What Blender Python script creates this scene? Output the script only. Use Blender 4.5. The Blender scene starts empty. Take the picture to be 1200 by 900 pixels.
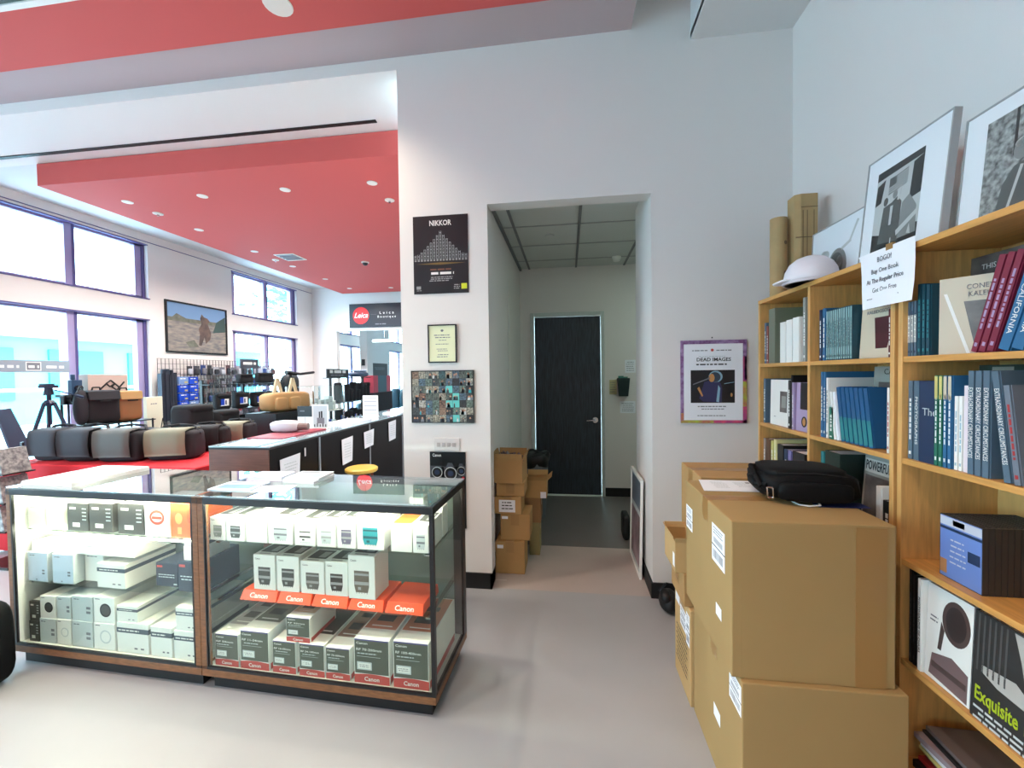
import bpy, math, random
from mathutils import Vector, Matrix, Euler
random.seed(7)
C = bpy.context.scene.collection
S = bpy.context.scene
PI = math.pi
def srgb(r, g, b):
    f = lambda v: (v/255/12.92) if v/255 <= .04045 else ((v/255+.055)/1.055)**2.4
    return (f(r), f(g), f(b), 1)

# ------------------------------------------------------------------ camera
cam = bpy.data.cameras.new('camera'); cam_o = bpy.data.objects.new('camera', cam); C.objects.link(cam_o)
cam.sensor_width = 36; cam.lens = 36*489.0/1200; cam.clip_start = .05; cam.clip_end = 200
yaw, pit, rol = 0.13323, 0.02334, -0.012868
F = Vector((-math.sin(yaw)*math.cos(pit), math.cos(yaw)*math.cos(pit), -math.sin(pit)))
Rt = Vector((math.cos(yaw), math.sin(yaw), 0)); U = Rt.cross(F)
R2 = Rt*math.cos(rol)+U*math.sin(rol); U2 = -Rt*math.sin(rol)+U*math.cos(rol)
mw = Matrix((R2, U2, -F)).transposed().to_4x4(); mw.translation = (0, 0, 1.45)
cam_o.matrix_world = mw
S.camera = cam_o

# ------------------------------------------------------------------ light and exposure
S.view_settings.view_transform = 'Standard'; S.view_settings.look = 'None'
S.view_settings.gamma = 1; S.view_settings.use_curve_mapping = False
S.view_settings.exposure = 0.92
world = bpy.data.worlds.new('sky'); S.world = world; world.use_nodes = True
bg = world.node_tree.nodes['Background']; bg.inputs[0].default_value = (0.58, 0.88, 1.0, 1); bg.inputs[1].default_value = 10.0
WINY = [(13.45, 15.26), (10.12, 11.93), (6.79, 8.60), (3.46, 5.28), (0.13, 1.95), (-3.2, -1.38)]
for i, (a, b) in enumerate(WINY):
    for z0, z1 in ((.30, 2.30), (2.60, 3.37)):
        l = bpy.data.lights.new('window_portal', 'AREA'); l.shape = 'RECTANGLE'; l.size = b-a; l.size_y = z1-z0
        l.cycles.is_portal = True
        o = bpy.data.objects.new('window_portal', l); C.objects.link(o)
        o.matrix_world = Matrix.Translation((-6.15, (a+b)/2, (z0+z1)/2)) @ Euler((0, -PI/2, 0)).to_matrix().to_4x4() @ Euler((0, 0, PI/2)).to_matrix().to_4x4()
FX0, FX1 = -5.6, -4.4     # unseen glazing added in the wall behind the camera for fill light
l = bpy.data.lights.new('window_portal', 'AREA'); l.shape = 'RECTANGLE'; l.size = FX1-FX0; l.size_y = 2.0; l.cycles.is_portal = True
o = bpy.data.objects.new('window_portal', l); C.objects.link(o); o.matrix_world = Matrix.Translation(((FX0+FX1)/2, -5.12, 1.3)) @ Euler((PI/2, 0, 0)).to_matrix().to_4x4()
DOWNLIGHT_W = 13.0
LAMP_E = 55.0       # display case tubes

# ------------------------------------------------------------------ materials
MT = {}
def mat(name, col, rough=.6, metal=0, noise=0, nscale=8, bump=0, bscale=60, emit=0, stretch=None, col2=None, coat=0, spec=.5):
    if name in MT: return MT[name]
    m = bpy.data.materials.new(name); m.use_nodes = True; nt = m.node_tree; N = nt.nodes; L = nt.links
    p = N['Principled BSDF']
    if len(col) == 3: col = srgb(*col)
    p.inputs['Base Color'].default_value = col; p.inputs['Roughness'].default_value = rough; p.inputs['Metallic'].default_value = metal
    p.inputs['Specular IOR Level'].default_value = spec
    if coat: p.inputs['Coat Weight'].default_value = coat; p.inputs['Coat Roughness'].default_value = .15
    if emit: p.inputs['Emission Color'].default_value = col; p.inputs['Emission Strength'].default_value = emit
    if noise or bump:
        tc = N.new('ShaderNodeTexCoord'); mp = N.new('ShaderNodeMapping'); L.new(tc.outputs['Object'], mp.inputs[0])
        if stretch: mp.inputs['Scale'].default_value = stretch
    if noise:
        n = N.new('ShaderNodeTexNoise'); n.inputs['Scale'].default_value = nscale; n.inputs['Detail'].default_value = 5
        L.new(mp.outputs[0], n.inputs['Vector'])
        r = N.new('ShaderNodeValToRGB'); r.color_ramp.elements[0].position = .3; r.color_ramp.elements[1].position = .7
        c2 = srgb(*col2) if col2 else tuple(max(0, c*(1-noise)) for c in col[:3])+(1,)
        r.color_ramp.elements[0].color = c2; r.color_ramp.elements[1].color = tuple(min(1, c*(1+noise*.3)) for c in col[:3])+(1,)
        L.new(n.outputs[0], r.inputs[0]); L.new(r.outputs[0], p.inputs['Base Color'])
    if bump:
        n2 = N.new('ShaderNodeTexNoise'); n2.inputs['Scale'].default_value = bscale; n2.inputs['Detail'].default_value = 3
        L.new(mp.outputs[0], n2.inputs['Vector'])
        b = N.new('ShaderNodeBump'); b.inputs['Strength'].default_value = bump; b.inputs['Distance'].default_value = .002
        L.new(n2.outputs[0], b.inputs['Height']); L.new(b.outputs[0], p.inputs['Normal'])
    MT[name] = m; return m
def glass(name, tint, rough=.02, fmul=1.0):
    m = bpy.data.materials.new(name); m.use_nodes = True; nt = m.node_tree; N = nt.nodes; L = nt.links
    N.remove(N['Principled BSDF']); out = N['Material Output']
    t = N.new('ShaderNodeBsdfTransparent'); t.inputs[0].default_value = tint
    g = N.new('ShaderNodeBsdfGlossy'); g.inputs['Roughness'].default_value = rough
    fr = N.new('ShaderNodeFresnel'); fr.inputs[0].default_value = 1.45
    mu = N.new('ShaderNodeMath'); mu.operation = 'MULTIPLY'; mu.inputs[1].default_value = fmul; L.new(fr.outputs[0], mu.inputs[0])
    ge = N.new('ShaderNodeNewGeometry'); sb = N.new('ShaderNodeMath'); sb.operation = 'SUBTRACT'; sb.inputs[0].default_value = 1; L.new(ge.outputs['Backfacing'], sb.inputs[1])
    m2 = N.new('ShaderNodeMath'); m2.operation = 'MULTIPLY'; L.new(mu.outputs[0], m2.inputs[0]); L.new(sb.outputs[0], m2.inputs[1]); mu = m2
    mx = N.new('ShaderNodeMixShader'); L.new(mu.outputs[0], mx.inputs[0]); L.new(t.outputs[0], mx.inputs[1]); L.new(g.outputs[0], mx.inputs[2])
    L.new(mx.outputs[0], out.inputs[0]); MT[name] = m; return m
WALL = mat('wall_paint', (226, 221, 218), .7, bump=.15, bscale=250)
CEILW = mat('ceiling_white', (215, 214, 214), .8, bump=.1, bscale=120)
RED = mat('red_ceiling_paint', (206, 88, 84), .75, bump=.1, bscale=120)
FLOOR = mat('vinyl_floor', (160, 162, 166), .32, noise=.05, nscale=3, bump=.06, bscale=500)
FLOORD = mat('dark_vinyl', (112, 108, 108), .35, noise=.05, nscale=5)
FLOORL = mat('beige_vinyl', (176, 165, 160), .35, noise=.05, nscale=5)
BLK = mat('black_rubber', (14, 15, 18), .55)
BLKM = mat('black_metal', (13, 14, 18), .35)
WOOD = mat('oak_veneer', (222, 170, 102), .45, noise=.22, nscale=6, stretch=(14, 14, 1.2), bump=.05, bscale=30)
WOODH = mat('oak_shelf', (214, 158, 88), .38, noise=.2, nscale=6, stretch=(14, 1.2, 14))
CASEW = mat('brown_case_wood', (128, 84, 48), .45, noise=.35, nscale=8, stretch=(3, 14, 14))
KRAFT = mat('kraft_card', (176, 138, 88), .8, noise=.10, nscale=5, bump=.1, bscale=40)
KRAFT2 = mat('kraft_card_dark', (150, 112, 74), .8, noise=.12, nscale=5)
KRAFT3 = mat('kraft_tube', (178, 150, 104), .7, noise=.1, nscale=9)
TAPE = mat('brown_tape', (160, 122, 74), .3)
WHITE = mat('white_card', (236, 236, 232), .5)
PAPER = mat('white_paper', (238, 240, 246), .75)
GREYP = mat('grey_print', (120, 122, 130), .7)
INK = mat('black_ink', (22, 22, 26), .6)
ALU = mat('lavender_aluminium', (158, 146, 186), .5)
ALUD = mat('dark_aluminium', (84, 76, 130), .45)
CHROME = mat('chrome', (210, 210, 212), .18, metal=1)
DOORM = mat('black_oak_door', (46, 54, 64), .42, noise=.6, nscale=5, stretch=(16, 16, 1.3), bump=.25, bscale=20)
GLASSC = glass('case_glass', (.93, .97, .95, 1), .015, 1.1)
GLASST = glass('case_top_glass', (.80, .90, .93, 1), .015, 2.4)
GLASSW = glass('window_glass', (.96, .98, 1, 1), .02, .6)
GLASSF = glass('picture_glass', (.97, .98, .98, 1), .05, .5)

# ------------------------------------------------------------------ mesh builder
class MB:
    def __init__(s): s.v = []; s.f = []; s.m = []; s.T = Matrix.Identity(4)
    def add(s, vs, fs, mi=0):
        n = len(s.v); s.v += [tuple(s.T @ Vector(p)) for p in vs]; s.f += [tuple(i+n for i in f) for f in fs]; s.m += [mi]*len(fs); return s
    def box(s, x0, x1, y0, y1, z0, z1, mi=0):
        x0, x1 = min(x0, x1), max(x0, x1); y0, y1 = min(y0, y1), max(y0, y1); z0, z1 = min(z0, z1), max(z0, z1)
        return s.add([(x0,y0,z0),(x1,y0,z0),(x1,y1,z0),(x0,y1,z0),(x0,y0,z1),(x1,y0,z1),(x1,y1,z1),(x0,y1,z1)],
              [(0,3,2,1),(4,5,6,7),(0,1,5,4),(1,2,6,5),(2,3,7,6),(3,0,4,7)], mi)
    def hexa(s, b, t, mi=0):   # bottom and top loops (ccw from above)
        n = len(b); return s.add(list(b)+list(t), [tuple(range(n))[::-1], tuple(range(n, 2*n))]+[(i, (i+1) % n, n+(i+1) % n, n+i) for i in range(n)], mi)
    def prism(s, pts, z0, z1, mi=0): return s.hexa([(x, y, z0) for x, y in pts], [(x, y, z1) for x, y in pts], mi)
    def cyl(s, p0, p1, r0, r1=None, n=12, mi=0):
        r1 = r0 if r1 is None else r1; p0 = Vector(p0); p1 = Vector(p1); d = (p1-p0).normalized()
        a = d.orthogonal().normalized(); b = d.cross(a)
        c = [(math.cos(2*PI*i/n), math.sin(2*PI*i/n)) for i in range(n)]
        return s.hexa([p0+a*x*r0+b*y*r0 for x, y in c], [p1+a*x*r1+b*y*r1 for x, y in c], mi)
    def tube(s, pts, r, n=6, mi=0):
        for a, b in zip(pts, pts[1:]): s.cyl(a, b, r, n=n, mi=mi)
        return s
    def lathe(s, prof, n=20, mi=0, c=(0, 0, 0)):
        vs = [(c[0]+r*math.cos(2*PI*i/n), c[1]+r*math.sin(2*PI*i/n), c[2]+z) for r, z in prof for i in range(n)]
        k = len(prof); fs = [(j*n+i, j*n+(i+1) % n, (j+1)*n+(i+1) % n, (j+1)*n+i) for j in range(k-1) for i in range(n)]
        fs += [tuple(range(n))[::-1], tuple(range((k-1)*n, k*n))]
        return s.add(vs, fs, mi)
    def soft(s, c, r, e=.35, nu=20, nv=12, mi=0, taper=0, sag=0):  # superellipsoid cushion / bag body
        vs = []; pw = lambda t: math.copysign(abs(t)**e, t)
        for j in range(nv+1):
            ph = -PI/2+PI*j/nv
            for i in range(nu):
                th = 2*PI*i/nu; z = pw(math.sin(ph)); k = 1-taper*(z+1)/2
                x = pw(math.cos(ph))*pw(math.cos(th))*k; y = pw(math.cos(ph))*pw(math.sin(th))*k
                w = 1+.02*math.sin(5*th+3*z)+.015*math.sin(11*th-4*z)
                vs.append((c[0]+r[0]*x*w, c[1]+r[1]*y*w, c[2]+r[2]*z-sag*(x*x)*(1 if z > 0 else 0)))
        fs = [(j*nu+i, j*nu+(i+1) % nu, (j+1)*nu+(i+1) % nu, (j+1)*nu+i) for j in range(nv) for i in range(nu)]
        return s.add(vs, fs, mi)
    def build(s, name, mats, parent=None, bevel=0, smooth=False, loc=None, rotz=0):
        me = bpy.data.meshes.new(name); me.from_pydata(s.v, [], s.f)
        for m in (mats if isinstance(mats, (list, tuple)) else [mats]): me.materials.append(m)
        me.polygons.foreach_set('material_index', s.m)
        if smooth: me.polygons.foreach_set('use_smooth', [True]*len(s.f))
        me.validate(); me.update()
        o = bpy.data.objects.new(name, me); C.objects.link(o)
        if parent: o.parent = parent
        if loc: o.location = loc; o.rotation_euler = (0, 0, rotz)
        if bevel:
            b = o.modifiers.new('bevel', 'BEVEL'); b.width = bevel; b.segments = 2; b.limit_method = 'ANGLE'
        return o
def thing(name, label, cat, loc=(0, 0, 0), rotz=0, group=None, rot=None):
    o = bpy.data.objects.new(name, None); C.objects.link(o); o.empty_display_size = .05
    o.location = loc; o.rotation_euler = rot if rot else (0, 0, rotz); o['label'] = label; o['category'] = cat
    if group: o['group'] = group
    return o
def tag(o, label, cat, group=None, kind=None):
    if label: o['label'] = label; o['category'] = cat
    if group: o['group'] = group
    if kind: o['kind'] = kind
    return o
def struct(o): o['kind'] = 'structure'; return o
TC = {}
def txt(s, size, m, org, X=(1, 0, 0), Y=(0, 0, 1), parent=None, align='CENTER', bold=.0, name='lettering', space=1.0, shear=0, width=None):
    key = (s, size, m.name, align, bold, space, shear, width)
    if key not in TC:
        cu = bpy.data.curves.new('t', 'FONT'); cu.body = s; cu.size = size; cu.align_x = align; cu.align_y = 'CENTER'
        cu.extrude = .0002; cu.offset = bold*size; cu.space_character = space; cu.shear = shear; cu.resolution_u = 2
        ob = bpy.data.objects.new('t', cu); C.objects.link(ob)
        bpy.context.view_layer.update()
        me = bpy.data.meshes.new_from_object(ob.evaluated_get(bpy.context.evaluated_depsgraph_get()))
        bpy.data.objects.remove(ob); bpy.data.curves.remove(cu)
        if width and len(me.vertices):
            xs = [v.co.x for v in me.vertices]; k = width/max(1e-6, max(xs)-min(xs))
            for v in me.vertices: v.co.x *= k
        me.name = 'lettering'; me.materials.clear(); me.materials.append(m); TC[key] = me
    o = bpy.data.objects.new(name, TC[key]); C.objects.link(o)
    X = Vector(X).normalized(); Y = Vector(Y).normalized(); M = Matrix((X, Y, X.cross(Y))).transposed().to_4x4(); M.translation = org
    if parent: o.parent = parent
    o.matrix_basis = M
    return o
class Flat:
    """thin printed shapes on a plane: origin O, axes X, Y; each layer sits slightly proud"""
    def __init__(s, O, X, Y): s.O = Vector(O); s.X = Vector(X).normalized(); s.Y = Vector(Y).normalized(); s.N = s.X.cross(s.Y); s.mb = MB(); s.k = 1; s.mats = []
    def mi(s, m):
        if m not in s.mats: s.mats.append(m)
        return s.mats.index(m)
    def poly(s, pts, m, up=True):
        t = .0002*s.k; i = s.mi(m)
        s.mb.hexa([s.O+s.X*x+s.Y*y for x, y in pts], [s.O+s.X*x+s.Y*y+s.N*(.0002+t) for x, y in pts], i)
        return s
    def rect(s, x0, y0, x1, y1, m): return s.poly([(x0, y0), (x1, y0), (x1, y1), (x0, y1)], m)
    def ell(s, cx, cy, rx, ry, m, n=20): return s.poly([(cx+rx*math.cos(2*PI*i/n), cy+ry*math.sin(2*PI*i/n)) for i in range(n)], m)
    def up(s): s.k += 1; return s
    def bars(s, x0, x1, y, n, dy, m, h=.003, gap=.3):
        for j in range(n):
            x = x0+random.random()*(x1-x0)*.1; e = x1-random.random()*(x1-x0)*.15
            while x < e:
                w = random.uniform(1.5, 5)*h; s.rect(x, y-j*dy, min(x+w, e), y-j*dy+h, m); x += w+h*.8
        return s
    def build(s, name, parent): return s.mb.build(name, s.mats, parent)

# ================================================================== SETTING
YA = 2.75; XW = -5.96; YB = 9.16; XR = 1.355
def W(*boxes, name, m=WALL):
    b = MB()
    for q in boxes: b.box(*q)
    return struct(b.build(name, m))
# floor
W((XW-.2, XR+.1, -5, 3.0-.24, -.06, 0), (XW-.2, -.56, 2.76, 16.1, -.06, 0), name='floor', m=FLOOR)
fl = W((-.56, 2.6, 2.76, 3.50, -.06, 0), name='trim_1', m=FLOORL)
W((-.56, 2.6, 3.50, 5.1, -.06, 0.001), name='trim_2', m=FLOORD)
# wall facing the camera (posters, hall opening)
W((-1.13, -.52, YA, YA+.12, 0, 3.96), (-.52, .53, YA, YA+.12, 2.58, 3.96), (.53, XR+.1, YA, YA+.12, 0, 3.96), name='wall_back')
W((XW, -1.13, YA, 3.408, 3.52, 3.9), name='trim_3', m=WALL)              # wide header over the opening
dif = struct(MB().box(-5.35, -1.52, 3.244, 3.277, 3.512, 3.5205).build('trim_5', BLK))
# hall
W((-1.13, -.56, YA+.12, 5.2, 0, 3.4), (-.56, -.44, 2.87, 2.875, 0, 0.001), name='wall_hall_left')
W((.53, .65, YA+.12, 3.36, 0, 2.9), name='wall_hall_right')
W((-.56, -.44, 4.99, 5.1, 0, 2.9), (.43, 2.6, 4.99, 5.1, 0, 2.9), (-.44, .43, 4.99, 5.1, 2.17, 2.9), (2.5, 2.6, 2.87, 5.0, 0, 2.9), (.65, 2.6, 2.87, 2.9, 0, 2.9), name='wall_hall_back')
TILE = mat('ceiling_tile', (206, 210, 206), .9, bump=.5, bscale=180)
GRID = mat('ceiling_grid', (168, 170, 170), .6)
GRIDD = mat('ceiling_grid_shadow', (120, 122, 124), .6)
hc = struct(MB().box(-.56, 2.6, 2.87, 5.0, 2.722, 2.76).build('ceiling_hall', CEILW))
xs = [-.56, -.442, .107, .656, 1.205, 1.76]; ys = [2.87, 3.02, 3.56, 4.10, 4.64, 4.99]
for i in range(len(xs)-1):
    for j in range(len(ys)-1):
        if i == 3 and j == 2: continue
        MB().box(xs[i]+.010, xs[i+1]-.010, ys[j]+.007, ys[j+1]-.007, 2.703, 2.72).build('ceiling_tile', TILE, hc)
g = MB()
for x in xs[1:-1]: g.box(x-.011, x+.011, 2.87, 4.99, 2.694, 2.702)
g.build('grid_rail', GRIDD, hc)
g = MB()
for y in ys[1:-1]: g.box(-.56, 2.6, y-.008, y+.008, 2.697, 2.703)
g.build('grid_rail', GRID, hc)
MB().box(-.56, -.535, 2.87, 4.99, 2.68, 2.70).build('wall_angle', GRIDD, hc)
MB().cyl((-.15, 3.82, 2.69), (-.15, 3.82, 2.703), .04, n=20).build('sprinkler_cap', TILE, hc)
MB().lathe([(.045, .0), (.05, -.015), (.035, -.05), (.01, -.055)], 16, c=(.53, 4.62, 2.70)).build('smoke_detector', WHITE, hc)
t = thing('hall_fill_light', 'unseen fluorescent panel added in the hidden right part of the hall ceiling to brighten the hall', 'light', (1.40, 3.83, 2.70))  # panel out of view, added to brighten the hall
MB().box(-.27, .27, -.26, .26, -.012, -.004).build('frame', GRID, t); MB().box(-.25, .25, -.24, .24, -.016, -.013).build('diffuser', mat('panel_glow', (226, 255, 238), .5, emit=7), t)
# hall door
d = struct(MB().box(-.388, .383, 4.985, 5.03, .012, 2.118).build('door_1', DOORM, bevel=.002))
fr = MB().box(-.441, -.392, 4.965, 5.1, 0, 2.172).box(.387, .426, 4.965, 5.1, 0, 2.172).box(-.392, .387, 4.965, 5.1, 2.122, 2.172)
fr.build('door_frame', mat('door_frame_paint', (200, 204, 200), .5), d, bevel=.003)
MB().box(-.39, .387, 4.95, 5.03, 0.001, .011).build('threshold', mat('threshold_gap_light', (235, 240, 235), .3, emit=.0), d)  # white threshold strip; its brightness stands for light under the door
MB().cyl((.315, 4.985, .90), (.315, 4.972, .90), .033, n=20).cyl((.315, 4.985, .90), (.315, 4.925, .90), .011).tube([(.315, 4.93, .90), (.25, 4.93, .897), (.215, 4.935, .893)], .009, 8).build('lever_handle', CHROME, d)
# side and outer walls
W((XR, XR+.15, -5, YA+.12, 0, 3.95), name='wall_right')
W((XW-.2, FX0, -5.15, -5, 0, 3.95), (FX1, XR+.15, -5.15, -5, 0, 3.95), (FX0, FX1, -5.15, -5, 0, .3), (FX0, FX1, -5.15, -5, 2.3, 3.95), name='wall_front')
wf = MB().box(FX0, FX1, -5.1, -5.04, .3, .36).box(FX0, FX1, -5.1, -5.04, 2.24, 2.3)  # unseen window, added to let fill light in from behind
for i in range(3): xx = FX0+(FX1-FX0-.08)*i/2; wf.box(xx, xx+.08, -5.1, -5.04, .36, 2.24)
wf = struct(wf.build('window_13', ALU))
for i in range(2): xx = FX0+(FX1-FX0-.08)*i/2; MB().box(xx+.08, xx+(FX1-FX0-.08)/2, -5.075, -5.07, .36, 2.24).build('pane', GLASSW, wf)
wl = MB(); prev = -5.0
for a, b in WINY[::-1]:
    wl.box(XW-.2, XW, prev, a, -.06, 3.95); wl.box(XW-.2, XW, a, b, -.06, .30); wl.box(XW-.2, XW, a, b, 2.30, 2.60); wl.box(XW-.2, XW, a, b, 3.37, 3.95); prev = b
wl.box(XW-.2, XW, prev, 16.15, -.06, 3.95)
struct(wl.build('wall_left', WALL))
struct(MB().box(XW, XW+.012, 3.41, YB, 3.405, 3.412).build('trim_6', ALUD))
# partition behind the poster wall, back wall with wide opening, annex beyond
W((-1.13, -1.0, 5.2, YB, 0, 3.9), (-1.13, -1.0, YB, 16, 0, 3.9), name='wall_store_right')
W((XW, -5.36, YB, YB+.15, 0, 3.6), (-5.36, -1.0, YB, YB+.15, 2.51, 3.6), name='wall_store_back')
W((XW-.2, -1.0, 16.0, 16.15, 0, 3.6), name='wall_annex')
W((XW, -1.0, YB+.15, 16.0, 3.42, 3.45), name='ceiling_annex', m=CEILW)
# ceilings
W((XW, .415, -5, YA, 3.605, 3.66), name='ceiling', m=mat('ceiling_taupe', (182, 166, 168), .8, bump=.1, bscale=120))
W((XW, -1.0, 3.408, YB, 3.52, 3.56), name='ceiling_store', m=CEILW)
W((.415, .77, -5, YA, 3.93, 3.96), (.41, .415, -5, YA, 3.66, 3.95), (.77, .775, -5, YA, 3.51, 3.95), name='ceiling_gap', m=CEILW)
W((.77, XR, -5, YA, 3.50, 3.54), name='ceiling_soffit', m=CEILW)
W((-5.01, -1.13, 3.40, 8.85, 3.31, 3.515), name='ceiling_red_store', m=RED)
W((-3.9-1.1, .10, -4, 2.452, 3.590, 3.604), name='ceiling_red_front', m=RED)
# baseboards
bbm = MB().box(-1.13, -.52, YA-.012, YA, 0, .105).box(-.532, -.52, YA-.012, YA+.13, 0, .105); struct(bbm.build('baseboard_back_left', BLK))
struct(MB().box(.53, XR, YA-.012, YA, 0, .10).box(.518, .53, YA-.012, 3.37, 0, .10).build('baseboard_back_right', BLK))
struct(MB().box(-.56, -.548, 2.88, 4.99, 0, .10).build('baseboard_hall_left', BLK))
struct(MB().box(.426, 2.5, 4.978, 4.99, 0, .10).build('baseboard_hall_back', BLK))
struct(MB().box(XW, XW+.012, -5, YB, 0, .10).build('baseboard_left', BLK))
struct(MB().box(-.5495, -.545, 3.9, 3.915, .1, 2.35).build('trim_7', WHITE))
# windows
def window(n, y0, y1, z0, z1, bar=None):
    w = struct(MB().box(XW-.14, XW-.06, y0, y0+.13, z0, z1).box(XW-.14, XW-.06, y1-.13, y1, z0, z1).box(XW-.14, XW-.06, y0, y1, z1-.035, z1).box(XW-.14, XW-.06, y0, y1, z0, z0+.035)
        .box(XW-.14, XW-.05, (y0+y1)/2-.055, (y0+y1)/2+.055, z0, z1).build('window_%d' % n, ALU))
    ym = (y0+y1)/2
    MB().box(XW-.058, XW-.045, ym+.02, ym+.05, z0, z1).box(XW-.058, XW-.045, y1-.045, y1-.005, z0, z1).build('mullion_edge', ALUD, w)
    for a, b in ((y0+.13, ym-.055), (ym+.055, y1-.13)):
        MB().box(XW-.105, XW-.10, a, b, z0+.035, z1-.035).build('pane', GLASSW, w)
    if bar: MB().box(XW-.12, XW-.07, y0+.13, y1-.13, bar, bar+.02).build('glazing_bar', ALU, w)
    MB().box(XW-.06, XW+.015, y0-.01, y1+.01, z0-.012, z0+.003).build('sill', ALUD if z0 > 1 else WALL, w)
    MB().box(XW-.06, XW+.004, y0-.01, y1+.01, z1-.01, z1+.006).build('head_trim', ALUD, w)
    return w
k = 1
for i, (a, b) in enumerate(WINY):
    window(k, a, b, .30, 2.30, 1.66 if a == 6.79 else None); k += 1
    window(k, a, b, 2.60, 3.37); k += 1
# banner strip across the window glass, reversed print seen from inside
t = thing('window_banner', 'pale grey banner strip across the lower left window pane', 'banner', (XW-.04, 3.1, 1.61))
MB().box(-.003, .003, .45, 1.215, -.07, .07).build('strip', mat('banner_grey', (150, 160, 172), .6), t)
f = Flat((.0035, .5, 0), (0, 1, 0), (0, 0, 1)); f.bars(0, .25, -.02, 1, .1, WHITE, .03); f.bars(.48, .68, -.02, 1, .1, WHITE, .03); f.rect(.30, -.05, .44, .05, WHITE).up().rect(.31, -.04, .43, .04, GREYP).up().bars(.32, .42, -.02, 1, .1, WHITE, .03).build('print', t)

# outside
GRD = mat('street_concrete', (190, 200, 205), .9, noise=.1)
struct(MB().box(-60, XW-.2, -40, 60, -.2, -.12).build('ground', GRD))
FAC = mat('far_facade', (112, 212, 214), .8, noise=.15, nscale=.5); FAC2 = mat('far_facade_dark', (60, 150, 160), .6); FACW = mat('far_trim', (225, 235, 235), .8)
t = thing('street_building', 'pale turquoise building across the street seen through the windows', 'building', (-19, 8, -.12))
MB().box(-3, 0, -10, 16, 0, 3.6).build('wall', FAC, t)
MB().box(-.5, .9, -10, 16, 3.1, 3.5).build('canopy', FACW, t)
for i in range(9): MB().box(0, .08, -9+i*2.8, -7.2+i*2.8, .9, 2.7).build('window', FAC2, t)
MB().box(.9, .95, -10, 16, 1.2, 1.3).build('rail', FACW, t)
t = thing('street_lamp', 'thin pale street lamp seen through the upper left window', 'lamp', (-13, 9.2, -.12))
MB().cyl((0, 0, 0), (0, 0, 6.5), .06, .05, 10).build('pole', FAC, t); MB().lathe([(.05, 5.9), (.2, 6.1), (.22, 6.6), (.1, 6.9), (.02, 7)], 12).build('lantern', FAC2, t)
random.seed(3)
t = thing('street_tree', 'pale green tree beyond the far upper window', 'tree', (-13, 18.5, -.12))
MB().cyl((0, 0, 0), (0, 0, 4), .16, .1, 10).build('trunk', FAC2, t)
tb = MB()
for i in range(420):
    p = Vector((random.gauss(0, .9), random.gauss(0, .9), 5.5+random.gauss(0, 1))); a = random.random()*6; q = Vector((math.cos(a), math.sin(a), random.uniform(-.5, .5)))*.25; r = Vector((-q.y, q.x, .1))*.6
    tb.add([p-q, p+r, p+q, p-r], [(0, 1, 2, 3)])
tag(tb.build('foliage', mat('pale_leaf', (120, 200, 180), .7), t), None, None, None, 'stuff')

# ------------------------------------------------------------------ ceiling fixtures
LENS = mat('downlight_lens', (255, 232, 196), .5, emit=90); RIM = mat('downlight_rim', (235, 225, 215), .5)
def downlight(x, y, z, label, r=.037, e=1.0, grp='recessed downlights in the red ceiling'):
    t = thing('downlight', label, 'light', (x, y, z), 0, grp)
    MB().lathe([(r, 0), (r*1.35, -.001), (r*1.3, -.006), (r, -.006)], 20).build('rim', RIM, t)
    MB().cyl((0, 0, -.004), (0, 0, -.002), r*.98, n=20).build('lens', LENS, t)
    l = bpy.data.lights.new('downlight_lamp', 'SPOT'); l.energy = DOWNLIGHT_W*e*(4.6 if y < 3 else 6); l.spot_size = 2.2 if y < 3 else 2.8; l.spot_blend = .8; l.color = (1, .84, .66) if y < 3 else (1, .93, .86); l.shadow_soft_size = .04
    o = bpy.data.objects.new('downlight_lamp', l); C.objects.link(o); o.location = (0, 0, -.012); o.parent = t
for x, n in ((-4.56, 'leftmost downlight of the front row in the red store ceiling'), (-3.68, 'second downlight from left in the front row of red ceiling'), (-2.76, 'third downlight from left in the front row of red ceiling'), (-1.85, 'rightmost downlight of the front row, nearest the white wall edge')):
    downlight(x, 3.85, 3.31, n)
for i, y in enumerate((4.705, 5.64, 6.5, 7.45, 8.34)):
    downlight(-4.56, y, 3.31, '%s downlight going back along the window side of the red ceiling' % ['first', 'second', 'third', 'fourth', 'farthest'][i])
downlight(-3.68, 8.43, 3.31, 'far downlight in the red ceiling above the round red sign', grp=None)
downlight(-1.63, 2.25, 3.59, 'glaring downlight at the top edge in the front red ceiling', .06, 1.5, None)
for i, (x, y) in enumerate(((-4.2, .6), (-2.9, .6), (-1.6, .6), (-.4, .6), (-4.2, -1.4), (-2.9, -1.4), (-1.6, -1.4), (-.4, -1.4))):  # out-of-frame downlights, added to fill the front room
    downlight(x, y, 3.59, 'unseen recessed downlight added as fill in the front red ceiling over the shop floor', .06, 1.3, 'added fill downlights over the front shop floor')
for i, (x, y, n) in enumerate(((-4.55, 4.17, 'by the second front light near the windows'), (-4.57, 6.1, 'small and far along the window side'), (-1.85, 4.25, 'beside the rightmost front downlight'))):
    t = thing('sprinkler_head', 'small white sprinkler cap in red ceiling '+n, 'sprinkler', (x, y, 3.31))
    MB().lathe([(.05, 0), (.05, -.008), (.02, -.012)], 16).build('cap', RIM, t); MB().cyl((0, 0, -.01), (0, 0, -.03), .012, n=8).build('bulb', CHROME, t)
t = thing('ceiling_vent', 'square white air vent in the red store ceiling', 'vent', (-4.24, 6.0, 3.31))
MB().box(-.16, .16, -.17, -.15, -.01, 0).box(-.16, .16, .15, .17, -.01, 0).box(-.16, -.14, -.15, .15, -.01, 0).box(.14, .16, -.15, .15, -.01, 0).build('frame', RIM, t)
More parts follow.
